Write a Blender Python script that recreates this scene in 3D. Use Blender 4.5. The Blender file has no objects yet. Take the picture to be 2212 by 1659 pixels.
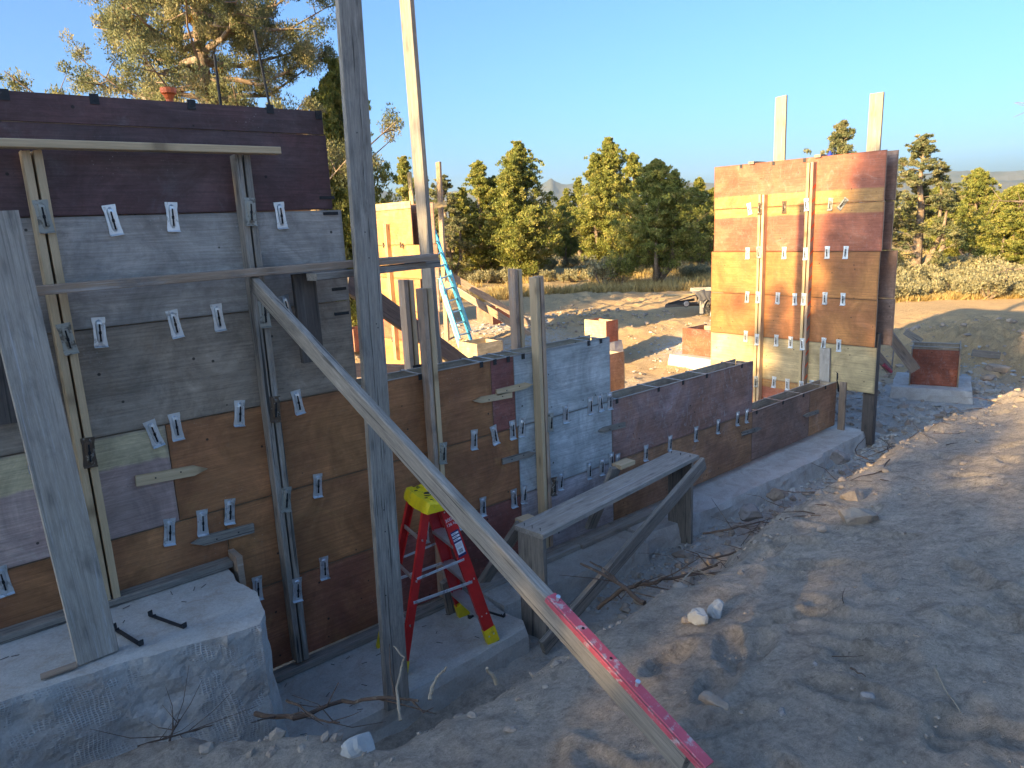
import bpy, math, random
import numpy as np
from mathutils import Vector, Matrix
random.seed(7)
R = math.radians
S = bpy.context.scene
COL = S.collection

# ------------------------------------------------------------------ camera
F_PX, CX, CY = 1565.8455, 1106.0, 829.5          # photograph read at 2212 x 1659
RT = Vector((0.7605952, -0.647653, -0.04517231))
UP = Vector((0.17378364, 0.13606157, 0.97533917))
FW = Vector((0.62553512, 0.7496885, -0.21603927))
cam = bpy.data.cameras.new('camera')
cam.sensor_width = 36.0
cam.lens = 36.0 * F_PX / 2212.0
cam.clip_start = 0.05
cam.clip_end = 20000
camo = bpy.data.objects.new('camera', cam)
COL.objects.link(camo)
camo.matrix_world = Matrix(((RT.x, UP.x, -FW.x, 0), (RT.y, UP.y, -FW.y, 0), (RT.z, UP.z, -FW.z, 0), (0, 0, 0, 1)))
S.camera = camo

# ------------------------------------------------------------------ light
SUN_EL, SUN_AZ = 16.0, 2.0      # light travels towards +X, turned a little towards +Y
w = bpy.data.worlds.new('World'); S.world = w; w.use_nodes = True
nt = w.node_tree; nt.nodes.clear()
sky = nt.nodes.new('ShaderNodeTexSky'); sky.sky_type = 'NISHITA'; sky.sun_disc = False
sky.sun_elevation = R(SUN_EL)
sky.sun_rotation = R(-90 - SUN_AZ)     # measured from +Y clockwise: sun stands at -X
sky.altitude = 1300; sky.air_density = 0.9; sky.dust_density = 10.0; sky.ozone_density = 8.0
bg = nt.nodes.new('ShaderNodeBackground'); bg.inputs['Strength'].default_value = 0.085
wo = nt.nodes.new('ShaderNodeOutputWorld')
nt.links.new(sky.outputs[0], bg.inputs['Color']); nt.links.new(bg.outputs[0], wo.inputs['Surface'])
sl = bpy.data.lights.new('sun', 'SUN'); sl.energy = 3.0; sl.angle = R(0.7); sl.color = (1.0, 0.76, 0.45)
so = bpy.data.objects.new('sun', sl); COL.objects.link(so)
sd = Vector((math.cos(R(SUN_AZ)) * math.cos(R(SUN_EL)), math.sin(R(SUN_AZ)) * math.cos(R(SUN_EL)), -math.sin(R(SUN_EL))))
so.rotation_euler = sd.to_track_quat('-Z', 'Y').to_euler()
so.location = (-20, 0, 20)
S.view_settings.view_transform = 'Standard'; S.view_settings.look = 'None'
S.view_settings.use_white_balance = True; S.view_settings.white_balance_temperature = 7800; S.view_settings.white_balance_tint = 3.0
S.view_settings.exposure = 2.5; S.view_settings.gamma = 1.0
S.view_settings.use_curve_mapping = False
S.render.engine = 'CYCLES'
S.cycles.max_bounces = 6; S.cycles.volume_bounces = 0

# ------------------------------------------------------------------ survey helpers
def ray(x, y):
    return FW + RT * ((x - CX) / F_PX) - UP * ((y - CY) / F_PX)
def on(x, y, axis, val):
    d = ray(x, y); return d * (val / d[axis])
def dep(x, y, d):
    return ray(x, y) * d
YW = 4.47                                           # front face of the long wall
ROW = [0.75, 0.14, -0.457, -1.06, -1.665, -2.27, -2.875]

# ------------------------------------------------------------------ materials
def new_mat(name):
    m = bpy.data.materials.new(name); m.use_nodes = True
    n = m.node_tree; n.nodes.clear()
    o = n.nodes.new('ShaderNodeOutputMaterial'); p = n.nodes.new('ShaderNodeBsdfPrincipled')
    n.links.new(p.outputs[0], o.inputs['Surface'])
    return m, n, p
def nd(n, t, **kw):
    x = n.nodes.new(t)
    for k, v in kw.items(): setattr(x, k, v)
    return x
def mixc(n, fac, a, b, mode='MIX'):
    m = nd(n, 'ShaderNodeMix', data_type='RGBA', blend_type=mode)
    for s, v in ((m.inputs[0], fac), (m.inputs[6], a), (m.inputs[7], b)):
        if hasattr(v, 'links') or hasattr(v, 'is_linked'): n.links.new(v, s)
        elif isinstance(v, (int, float)): s.default_value = v
        else: s.default_value = (*v, 1) if len(v) == 3 else v
    return m.outputs[2]
def ramp(n, src, pts):
    r = nd(n, 'ShaderNodeValToRGB')
    e = r.color_ramp.elements
    while len(e) < len(pts): e.new(0.5)
    for k, (p, v) in enumerate(pts):
        e[k].position = p; e[k].color = (v, v, v, 1) if isinstance(v, (int, float)) else (*v, 1)
    n.links.new(src, r.inputs[0]); return r.outputs[0]
def coords(n, rnd=True, scale=(1, 1, 1), src='Object'):
    tc = nd(n, 'ShaderNodeTexCoord'); out = tc.outputs[src]
    if rnd:
        oi = nd(n, 'ShaderNodeObjectInfo'); mu = nd(n, 'ShaderNodeMath', operation='MULTIPLY'); mu.inputs[1].default_value = 57.0
        n.links.new(oi.outputs['Random'], mu.inputs[0])
        ad = nd(n, 'ShaderNodeVectorMath', operation='ADD'); n.links.new(out, ad.inputs[0]); n.links.new(mu.outputs[0], ad.inputs[1]); out = ad.outputs[0]
    mp = nd(n, 'ShaderNodeMapping'); mp.inputs['Scale'].default_value = scale
    n.links.new(out, mp.inputs[0]); return mp.outputs[0]
def noise(n, vec, scale, detail=6, rough=0.6, dist=0.0):
    x = nd(n, 'ShaderNodeTexNoise'); x.inputs['Scale'].default_value = scale; x.inputs['Detail'].default_value = detail
    x.inputs['Roughness'].default_value = rough; x.inputs['Distortion'].default_value = dist
    n.links.new(vec, x.inputs['Vector']); return x.outputs[0]
def vor(n, vec, scale, feat='F1', dim='3D'):
    x = nd(n, 'ShaderNodeTexVoronoi', feature=feat, voronoi_dimensions=dim); x.inputs['Scale'].default_value = scale
    n.links.new(vec, x.inputs['Vector']); return x.outputs['Distance']
def bump(n, p, h, strength=0.3, dist=0.01):
    b = nd(n, 'ShaderNodeBump'); b.inputs['Strength'].default_value = strength; b.inputs['Distance'].default_value = dist
    n.links.new(h, b.inputs['Height']); n.links.new(b.outputs[0], p.inputs['Normal'])
MATS = {}
def plain(name, c, rough=0.6, metal=0.0, spots=None, bumpy=0.0):
    m, n, p = new_mat(name); v = coords(n)
    t = ramp(n, noise(n, v, 9, 8), [(0.3, 0.78), (0.7, 1.12)])
    col = mixc(n, 1.0, c, t, 'MULTIPLY')
    if spots: col = mixc(n, ramp(n, noise(n, v, spots[1], 8, 0.7), [(spots[2], 0), (spots[2] + .08, 1)]), col, spots[0])
    n.links.new(col, p.inputs['Base Color']); p.inputs['Roughness'].default_value = rough; p.inputs['Metallic'].default_value = metal
    if bumpy: bump(n, p, noise(n, v, 60, 6), bumpy, 0.004)
    MATS[name] = m; return m
def timber(name, light, dark, weather=0.0, grain=1.0, grey=(0.34, 0.33, 0.315), knot=True, rough=0.75, cracks=0.0):
    """sawn board; the grain runs along local X"""
    m, n, p = new_mat(name)
    vg = coords(n, scale=(0.55, 26, 26)); v = coords(n)
    g = noise(n, vg, 1.6, 8, 0.65, 0.25)
    col = mixc(n, ramp(n, g, [(0.30, 0.0), (0.70, 1.0)]), dark, light)
    if knot:
        vk = coords(n, scale=(1.5, 5.0, 1.0))
        k = vor(n, vk, 1.7, dim='2D')
        col = mixc(n, ramp(n, k, [(0.05, 1.0), (0.11, 0.0)]), col, tuple(x * 0.35 for x in dark))
        col = mixc(n, ramp(n, k, [(0.10, 0.6), (0.24, 0.0)]), col, tuple(x * 0.8 for x in dark))
    if weather:
        wz = noise(n, v, 3.2, 10, 0.72)
        col = mixc(n, ramp(n, wz, [(0.38, weather), (0.66, weather * 0.35)]), col, grey)
        wd = noise(n, coords(n, scale=(.8, 2, 2)), 3.0, 10, 0.78, 0.4)
        col = mixc(n, ramp(n, wd, [(0.50, 0.0), (0.72, 0.80)]), col, tuple(x * 0.40 for x in grey))
        wl = noise(n, coords(n, scale=(.5, 9, 9)), 3.0, 8, 0.75, 0.2)
        col = mixc(n, ramp(n, wl, [(0.54, 0.0), (0.68, 0.5)]), col, tuple(min(.6, x * 1.7) for x in grey))
    fine = noise(n, coords(n, scale=(2, 45, 45)), 4.0, 4, 0.8)
    col = mixc(n, 1.0, col, ramp(n, fine, [(0.3, 1 - .32 * grain), (0.65, 1.10)]), 'MULTIPLY')
    if cracks:
        cr = noise(n, coords(n, scale=(0.7, 34, 34)), 1.7, 3, 0.5, 0.3)
        col = mixc(n, ramp(n, cr, [(0.62, 0.0), (0.66, cracks)]), col, (0.02, 0.018, 0.016))
    n.links.new(col, p.inputs['Base Color']); p.inputs['Roughness'].default_value = rough
    bump(n, p, g, 0.35 * grain, 0.006); MATS[name] = m; return m
def ply(name, a, b, c=None, cam_=0.6, scale=1.3, cth=0.58, lime=0.0, rough=0.55, edge=0.6, marks=0.5, dusty=0.25, band=None):
    """form plywood; local X along the sheet, local Z up it"""
    m, n, p = new_mat(name); v = coords(n)
    big = noise(n, v, scale, 5, 0.55, 0.7)
    col = mixc(n, ramp(n, big, [(0.36, 0.0), (0.64, 1.0)]), a, b)
    if band:       # a strip of another colour along the top edge of the sheet
        tg = nd(n, 'ShaderNodeTexCoord'); sx = nd(n, 'ShaderNodeSeparateXYZ'); n.links.new(tg.outputs['Generated'], sx.inputs[0])
        ad = nd(n, 'ShaderNodeMath', operation='MULTIPLY_ADD'); n.links.new(noise(n, v, 2.4, 6, 0.6), ad.inputs[0]); ad.inputs[1].default_value = band[2]; n.links.new(sx.outputs[2], ad.inputs[2])
        bt = band[1] + band[2] * 0.5
        lo, hi = (bt - 0.015, bt + 0.015) if band[3] else (bt - .05, bt + .05)
        col = mixc(n, ramp(n, ad.outputs[0], [(max(0, lo), 0.0), (min(1, hi), 1.0)] if band[4] else [(max(0, lo), 1.0), (min(1, hi), 0.0)]), col, band[0])
    if c: col = mixc(n, ramp(n, noise(n, v, scale * 2.1, 8, 0.68, 0.9), [(cth, 0.0), (cth + 0.14, cam_)]), col, c)
    g = noise(n, coords(n, scale=(1.1, 1, 30)), 2.4, 10, 0.7, 0.8)
    col = mixc(n, 1.0, col, ramp(n, g, [(0.30, 0.62), (0.68, 1.18)]), 'MULTIPLY')
    gr = noise(n, v, 2.1, 8, 0.7, 1.0)
    col = mixc(n, 1.0, col, ramp(n, gr, [(0.32, 0.62), (0.50, 0.98), (0.68, 1.42)]), 'MULTIPLY')
    dirt = noise(n, coords(n, scale=(1, 1, 1.6)), 5.5, 12, 0.78, 1.5)
    col = mixc(n, ramp(n, dirt, [(0.48, 0.0), (0.64, marks)]), col, tuple(x * 0.42 for x in a))
    if lime:
        lm = noise(n, coords(n, scale=(2.2, 1, 1.1)), 3.6, 14, 0.85, 2.2)
        col = mixc(n, ramp(n, lm, [(0.54, 0.0), (0.62, lime)]), col, (0.50, 0.49, 0.48))
    scr = noise(n, coords(n, scale=(0.8, 1, 10)), 1.9, 2, 0.4, 2.4)
    col = mixc(n, ramp(n, scr, [(0.493, 0.0), (0.5, 0.35), (0.507, 0.0)]), col, tuple(x * 0.35 for x in a))
    sp1 = mixc(n, 1.0, ramp(n, vor(n, v, 46), [(0.08, 1.0), (0.18, 0.0)]), ramp(n, noise(n, v, 2.6, 6, 0.7), [(0.54, 0.0), (0.64, 0.35)]), 'MULTIPLY')
    col = mixc(n, sp1, col, (0.62, 0.60, 0.57))
    dots = vor(n, v, 7.5)
    col = mixc(n, ramp(n, dots, [(0.055, 0.85), (0.075, 0.0)]), col, (0.02, 0.016, 0.012))
    ds = noise(n, v, 28, 6, 0.8)
    col = mixc(n, ramp(n, ds, [(0.55, 0.0), (0.75, dusty)]), col, (0.42, 0.38, 0.34))
    if edge:
        tg = nd(n, 'ShaderNodeTexCoord'); sx = nd(n, 'ShaderNodeSeparateXYZ'); n.links.new(tg.outputs['Generated'], sx.inputs[0])
        es = []
        for k, wd in ((0, 0.02), (2, 0.06)):
            a1 = nd(n, 'ShaderNodeMath', operation='PINGPONG'); a1.inputs[1].default_value = 0.5; n.links.new(sx.outputs[k], a1.inputs[0])
            a2 = nd(n, 'ShaderNodeMath', operation='DIVIDE'); a2.inputs[1].default_value = wd; n.links.new(a1.outputs[0], a2.inputs[0]); es.append(a2.outputs[0])
        mn = nd(n, 'ShaderNodeMath', operation='MINIMUM'); n.links.new(es[0], mn.inputs[0]); n.links.new(es[1], mn.inputs[1])
        ad = nd(n, 'ShaderNodeMath', operation='ADD'); n.links.new(mn.outputs[0], ad.inputs[0]); n.links.new(noise(n, v, 6, 8, 0.7), ad.inputs[1])
        col = mixc(n, ramp(n, ad.outputs[0], [(0.55, edge), (1.0, 0.0)]), col, tuple(x * 0.45 for x in a))
    n.links.new(col, p.inputs['Base Color']); p.inputs['Roughness'].default_value = rough
    p.inputs['Specular IOR Level'].default_value = 0.35
    bump(n, p, g, 0.12, 0.004); MATS[name] = m; return m

timber('pine', (0.66, 0.48, 0.29), (0.50, 0.34, 0.19), grain=0.5, rough=0.65)
timber('pine_pink', (0.56, 0.37, 0.24), (0.42, 0.26, 0.16), weather=0.15, grain=0.6)
timber('aged_pine', (0.44, 0.28, 0.17), (0.30, 0.18, 0.10), weather=0.25, grain=0.8)
timber('grey_timber', (0.36, 0.30, 0.235), (0.17, 0.14, 0.11), weather=0.55, grey=(0.34, 0.30, 0.255), cracks=0.75, grain=1.3)
timber('old_timber', (0.44, 0.35, 0.25), (0.20, 0.155, 0.115), weather=0.35, grain=1.5, cracks=0.9)
timber('dark_timber', (0.15, 0.115, 0.09), (0.08, 0.06, 0.05), weather=0.25, grey=(0.12, 0.11, 0.10), cracks=0.6)
timber('dusty_plank', (0.47, 0.40, 0.32), (0.31, 0.255, 0.20), weather=0.5, grey=(0.46, 0.41, 0.355), grain=0.9, cracks=0.3)
timber('weathered_pale', (0.44, 0.35, 0.21), (0.26, 0.20, 0.12), weather=0.35, grey=(0.45, 0.41, 0.34), grain=0.9)
timber('bright_board', (0.58, 0.42, 0.22), (0.42, 0.29, 0.14), grain=0.7)
ply('ply_burgundy', (0.144, 0.063, 0.060), (0.109, 0.071, 0.071), (0.172, 0.161, 0.161), 0.5, marks=0.45, dusty=0.10, lime=0.04)
ply('ply_grey', (0.47, 0.425, 0.375), (0.385, 0.335, 0.29), (0.25, 0.18, 0.14), 0.5, lime=0.22, rough=0.7)
ply('ply_brown_grey', (0.40, 0.30, 0.215), (0.33, 0.265, 0.205), (0.27, 0.16, 0.09), 0.4, rough=0.7, lime=0.1)
ply('ply_orange', (0.439, 0.189, 0.076), (0.354, 0.140, 0.063), (0.512, 0.268, 0.098), 0.5, marks=0.35, dusty=0.12)
ply('ply_orange_dark', (0.446, 0.179, 0.079), (0.316, 0.115, 0.069), (0.489, 0.259, 0.101), 0.5, marks=0.45, dusty=0.14)
ply('ply_maroon', (0.321, 0.105, 0.071), (0.254, 0.092, 0.081), (0.439, 0.338, 0.321), 0.5, lime=0.12)
ply('ply_mauve', (0.50, 0.335, 0.29), (0.54, 0.40, 0.34), (0.60, 0.51, 0.43), 0.7, band=((0.62, 0.50, 0.30), 0.66, 0.25, True, True), marks=0.15)
ply('ply_red_lime', (0.312, 0.150, 0.114), (0.264, 0.120, 0.096), (0.456, 0.360, 0.336), 0.7, lime=0.35)
ply('ply_pale', (0.537, 0.550, 0.537), (0.413, 0.438, 0.425), (0.350, 0.250, 0.213), 0.35, lime=0.5, rough=0.8, marks=0.5)
ply('ply_pinkgrey', (0.504, 0.420, 0.408), (0.444, 0.396, 0.396), (0.360, 0.228, 0.192), 0.35, lime=0.4, rough=0.8)
ply('ply_mottled', (0.423, 0.212, 0.149), (0.345, 0.227, 0.212), (0.470, 0.204, 0.094), 0.5, lime=0.55, scale=2.2)
ply('ply_brown', (0.431, 0.216, 0.105), (0.372, 0.186, 0.111), (0.505, 0.402, 0.372), 0.5, lime=0.12)
ply('ply_umber', (0.308, 0.162, 0.110), (0.268, 0.186, 0.154), (0.389, 0.211, 0.130), 0.5, lime=0.15)
ply('ply_salmon', (0.46, 0.14, 0.07), (0.36, 0.11, 0.065), (0.50, 0.30, 0.21), 0.6, lime=0.12, band=((0.48, 0.245, 0.085), 0.80, 0.06, True, True), marks=0.2)
ply('ply_salmon_top', (0.46, 0.135, 0.07), (0.34, 0.11, 0.07), (0.50, 0.33, 0.25), 0.6, lime=0.18, band=((0.48, 0.245, 0.085), 0.28, 0.06, True, False), marks=0.2)
ply('ply_amber', (0.47, 0.195, 0.06), (0.40, 0.15, 0.055), (0.34, 0.15, 0.08), 0.5, marks=0.25)
ply('ply_yellow', (0.55, 0.405, 0.21), (0.50, 0.36, 0.19), (0.40, 0.32, 0.17), 0.3, marks=0.15)
ply('ply_peach', (0.55, 0.28, 0.10), (0.52, 0.26, 0.12), (0.58, 0.40, 0.26), 0.5, marks=0.15)
ply('ply_cream', (0.55, 0.44, 0.27), (0.48, 0.38, 0.23), (0.35, 0.26, 0.16), 0.5, marks=0.35)
ply('ply_box_red', (0.360, 0.102, 0.054), (0.264, 0.084, 0.054), (0.432, 0.336, 0.312), 0.6, lime=0.3)
ply('ply_inside', (0.58, 0.43, 0.28), (0.48, 0.36, 0.25), lime=0.2)
plain('galvanised', (0.72, 0.77, 0.80), 0.36, 0.75, ((0.40, 0.42, 0.43), 18, 0.54))
plain('rusty_steel', (0.13, 0.085, 0.055), 0.75, 0.3, ((0.40, 0.36, 0.30), 26, 0.56), 0.4)
plain('dull_galvanised', (0.40, 0.39, 0.34), 0.55, 0.6, ((0.17, 0.15, 0.12), 18, 0.52))
plain('black_steel', (0.03, 0.03, 0.032), 0.6, 0.2, ((0.14, 0.13, 0.12), 30, 0.6))
plain('strap_steel', (0.42, 0.40, 0.37), 0.5, 0.5, ((0.22, 0.19, 0.16), 20, 0.55))
plain('slot_black', (0.012, 0.012, 0.013), 0.9)
plain('ladder_red', (0.58, 0.022, 0.022), 0.38, 0, ((0.42, 0.03, 0.03), 22, 0.62))
plain('ladder_yellow', (0.82, 0.60, 0.02), 0.42, 0, ((0.42, 0.33, 0.05), 16, 0.60))
plain('aluminium', (0.62, 0.63, 0.64), 0.36, 0.8, ((0.40, 0.40, 0.40), 20, 0.60))
plain('ladder_blue', (0.03, 0.30, 0.55), 0.42, 0, ((0.05, 0.38, 0.50), 6, 0.5))
plain('ladder_cyan', (0.16, 0.62, 0.74), 0.42, 0, ((0.55, 0.72, 0.74), 12, 0.58))
plain('pink_paint', (0.56, 0.085, 0.115), 0.6, 0, ((0.50, 0.34, 0.33), 30, 0.54), 0.3)
plain('rubber', (0.02, 0.02, 0.021), 0.85, 0, ((0.12, 0.105, 0.09), 10, 0.5))
plain('orange_plastic', (0.85, 0.16, 0.04), 0.5)
plain('orange_spray', (0.75, 0.10, 0.025), 0.7)
plain('sticker_white', (0.75, 0.76, 0.78), 0.5)
plain('sticker_navy', (0.02, 0.035, 0.13), 0.5)
plain('grey_cloth', (0.085, 0.08, 0.085), 0.95, 0, ((0.07, 0.07, 0.075), 9, 0.5))
plain('rock_white', (0.44, 0.42, 0.385), 0.95, 0, ((0.38, 0.36, 0.34), 12, 0.52), 0.9)
plain('rock_tan', (0.37, 0.285, 0.215), 0.95, 0, ((0.29, 0.22, 0.17), 14, 0.52), 0.9)
plain('rock_grey', (0.30, 0.27, 0.25), 0.95, 0, ((0.20, 0.18, 0.17), 14, 0.52), 0.9)
plain('root_brown', (0.10, 0.062, 0.042), 0.9, 0, ((0.20, 0.15, 0.11), 16, 0.55), 0.5)
plain('twig_pale', (0.38, 0.29, 0.20), 0.85, 0, ((0.22, 0.16, 0.11), 16, 0.55))
plain('snow', (0.85, 0.87, 0.9), 0.8)
plain('bark', (0.19, 0.13, 0.09), 0.95, 0, ((0.30, 0.23, 0.17), 8, 0.5), 0.9)

def concrete(name, mesh_print=False, c1=(0.57, 0.535, 0.475), c2=(0.43, 0.40, 0.355)):
    m, n, p = new_mat(name); v = coords(n, rnd=False)
    a = noise(n, v, 2.2, 10, 0.68, 0.6)
    col = mixc(n, ramp(n, a, [(0.35, 0.0), (0.65, 1.0)]), c2, c1)
    d = noise(n, v, 5.5, 10, 0.75, 0.8)
    col = mixc(n, ramp(n, d, [(0.46, 0.0), (0.66, 0.65)]), col, (0.36, 0.28, 0.22))
    g = noise(n, v, 70, 6, 0.8)
    col = mixc(n, 1.0, col, ramp(n, g, [(0.3, 0.75), (0.7, 1.15)]), 'MULTIPLY')
    h = noise(n, v, 24, 12, 0.8)
    if mesh_print:     # imprint of expanded metal lath on the sides
        geo = nd(n, 'ShaderNodeNewGeometry'); sx = nd(n, 'ShaderNodeSeparateXYZ'); n.links.new(geo.outputs['Normal'], sx.inputs[0])
        side = ramp(n, sx.outputs[2], [(0.35, 1.0), (0.75, 0.0)])
        hs = []
        for ax, sc in (((1, 1, 0.0), 0), ((0.0, 0.0, 1), 1)):
            sp = nd(n, 'ShaderNodeSeparateXYZ'); n.links.new(v, sp.inputs[0])
            if sc == 0:
                s1 = nd(n, 'ShaderNodeMath', operation='ADD'); n.links.new(sp.outputs[0], s1.inputs[0]); n.links.new(sp.outputs[1], s1.inputs[1]); src = s1.outputs[0]
            else: src = sp.outputs[2]
            wob = nd(n, 'ShaderNodeMath', operation='MULTIPLY_ADD'); n.links.new(noise(n, v, 6, 3), wob.inputs[0]); wob.inputs[1].default_value = 0.03; n.links.new(src, wob.inputs[2])
            m1 = nd(n, 'ShaderNodeMath', operation='MULTIPLY'); m1.inputs[1].default_value = 2 * math.pi / (0.016 if sc == 0 else 0.012); n.links.new(wob.outputs[0], m1.inputs[0])
            m2 = nd(n, 'ShaderNodeMath', operation='SINE'); n.links.new(m1.outputs[0], m2.inputs[0]); hs.append(m2.outputs[0])
        mx = nd(n, 'ShaderNodeMath', operation='MAXIMUM'); n.links.new(hs[0], mx.inputs[0]); n.links.new(hs[1], mx.inputs[1])
        patch = ramp(n, noise(n, v, 2.6, 8, 0.75, 1.2), [(0.50, 0.0), (0.56, 1.0)])
        mm = mixc(n, 1.0, side, patch, 'MULTIPLY')
        col = mixc(n, mixc(n, 1.0, mm, ramp(n, mx.outputs[0], [(0.45, 0.0), (0.85, 0.55)]), 'MULTIPLY'), col, (0.62, 0.62, 0.60))
        col = mixc(n, mixc(n, 1.0, mm, ramp(n, mx.outputs[0], [(0.0, 0.5), (0.35, 0.0)]), 'MULTIPLY'), col, (0.26, 0.26, 0.25))
        h = mixc(n, mm, h, mx.outputs[0])
    n.links.new(col, p.inputs['Base Color']); p.inputs['Roughness'].default_value = 0.9
    bump(n, p, h, 0.5, 0.008); MATS[name] = m; return m
concrete('concrete'); concrete('concrete_lath', True, (0.53, 0.51, 0.47), (0.41, 0.395, 0.36)); concrete('concrete_pale', False, (0.62, 0.59, 0.54), (0.50, 0.47, 0.43))

def ground_mat():
    m, n, p = new_mat('dirt'); v = coords(n, rnd=False)
    a = noise(n, v, 0.55, 8, 0.6, 0.5)
    col = mixc(n, ramp(n, a, [(0.35, 0.0), (0.65, 1.0)]), (0.50, 0.40, 0.31), (0.61, 0.50, 0.395))
    b = noise(n, v, 3.1, 12, 0.72, 0.8)
    col = mixc(n, ramp(n, b, [(0.45, 0.0), (0.70, 0.6)]), col, (0.42, 0.33, 0.26))
    c = noise(n, v, 1.4, 10, 0.7, 0.5)
    col = mixc(n, ramp(n, c, [(0.55, 0.0), (0.72, 0.5)]), col, (0.58, 0.49, 0.40))
    md = noise(n, v, 11, 10, 0.8, 0.5)
    col = mixc(n, 1.0, col, ramp(n, md, [(0.36, 0.62), (0.5, 1.0), (0.64, 1.22)]), 'MULTIPLY')
    at0 = nd(n, 'ShaderNodeAttribute'); at0.attribute_name = 'sunlit_tint'  # same soil; warm sunlight on the far clearing is put into its colour
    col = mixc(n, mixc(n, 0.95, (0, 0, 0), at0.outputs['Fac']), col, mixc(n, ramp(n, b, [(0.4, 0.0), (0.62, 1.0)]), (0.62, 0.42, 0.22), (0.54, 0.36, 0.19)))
    f = noise(n, v, 48, 10, 0.85)
    col = mixc(n, 1.0, col, ramp(n, f, [(0.3, 0.62), (0.68, 1.22)]), 'MULTIPLY')
    # broken white limestone near the footings, dry vegetation litter beyond the cleared ground
    at = nd(n, 'ShaderNodeAttribute'); at.attribute_name = 'lime'
    col = mixc(n, mixc(n, 1.0, at.outputs['Fac'], ramp(n, noise(n, v, 9, 12, 0.8), [(0.40, 0.0), (0.56, 1.0)]), 'MULTIPLY'), col, (0.56, 0.54, 0.50))
    at2 = nd(n, 'ShaderNodeAttribute'); at2.attribute_name = 'scrub'
    col = mixc(n, mixc(n, 1.0, at2.outputs['Fac'], ramp(n, noise(n, v, 1.2, 8, 0.7), [(0.35, 0.5), (0.6, 1.0)]), 'MULTIPLY'), col, (0.36, 0.26, 0.12))
    n.links.new(col, p.inputs['Base Color']); p.inputs['Roughness'].default_value = 0.97; p.inputs['Specular IOR Level'].default_value = 0.15
    h = nd(n, 'ShaderNodeMath', operation='MULTIPLY_ADD'); n.links.new(noise(n, v, 30, 14, 0.8), h.inputs[0]); h.inputs[1].default_value = 0.8
    n.links.new(noise(n, coords(n, rnd=False, scale=(1, 1.6, 1)), 8, 12, 0.75, 0.6), h.inputs[2])
    bump(n, p, h.outputs[0], 1.0, 0.04); MATS['dirt'] = m
ground_mat()
def leafmat(name, c1, c2, c3):
    m, n, p = new_mat(name)
    at = nd(n, 'ShaderNodeAttribute'); at.attribute_name = 'tone'
    r = ramp(n, at.outputs['Fac'], [(0.0, c1), (0.55, c2), (1.0, c3)])
    n.links.new(r, p.inputs['Base Color']); p.inputs['Roughness'].default_value = 0.7; p.inputs['Specular IOR Level'].default_value = 0.25
    tr = nd(n, 'ShaderNodeBsdfTranslucent'); n.links.new(r, tr.inputs['Color'])
    ms = nd(n, 'ShaderNodeMixShader'); ms.inputs[0].default_value = 0.38
    out = [x for x in n.nodes if x.type == 'OUTPUT_MATERIAL'][0]
    n.links.new(p.outputs[0], ms.inputs[1]); n.links.new(tr.outputs[0], ms.inputs[2]); n.links.new(ms.outputs[0], out.inputs['Surface'])
    MATS[name] = m
leafmat('juniper_leaf', (0.105, 0.130, 0.034), (0.29, 0.30, 0.075), (0.46, 0.39, 0.125))
leafmat('juniper_leaf_grey', (0.09, 0.11, 0.05), (0.22, 0.225, 0.105), (0.38, 0.32, 0.16))
leafmat('sage_leaf', (0.21, 0.20, 0.12), (0.34, 0.31, 0.18), (0.48, 0.40, 0.22))
leafmat('grass_leaf', (0.38, 0.26, 0.10), (0.52, 0.37, 0.14), (0.62, 0.47, 0.22))
leafmat('mistletoe', (0.20, 0.11, 0.02), (0.28, 0.15, 0.03), (0.30, 0.18, 0.04))
def hill_mat():
    m, n, p = new_mat('hill_forest'); v = coords(n, rnd=False)
    geo = nd(n, 'ShaderNodeNewGeometry'); sx = nd(n, 'ShaderNodeSeparateXYZ'); n.links.new(geo.outputs['Position'], sx.inputs[0])
    col = mixc(n, ramp(n, noise(n, v, 0.004, 8, 0.6), [(0.4, 0.0), (0.6, 1.0)]), (0.035, 0.05, 0.045), (0.09, 0.085, 0.07))
    at = nd(n, 'ShaderNodeAttribute'); at.attribute_name = 'snow'
    col = mixc(n, at.outputs['Fac'], col, (0.8, 0.82, 0.85))
    n.links.new(col, p.inputs['Base Color']); p.inputs['Roughness'].default_value = 1.0; MATS['hill_forest'] = m
hill_mat()

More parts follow.
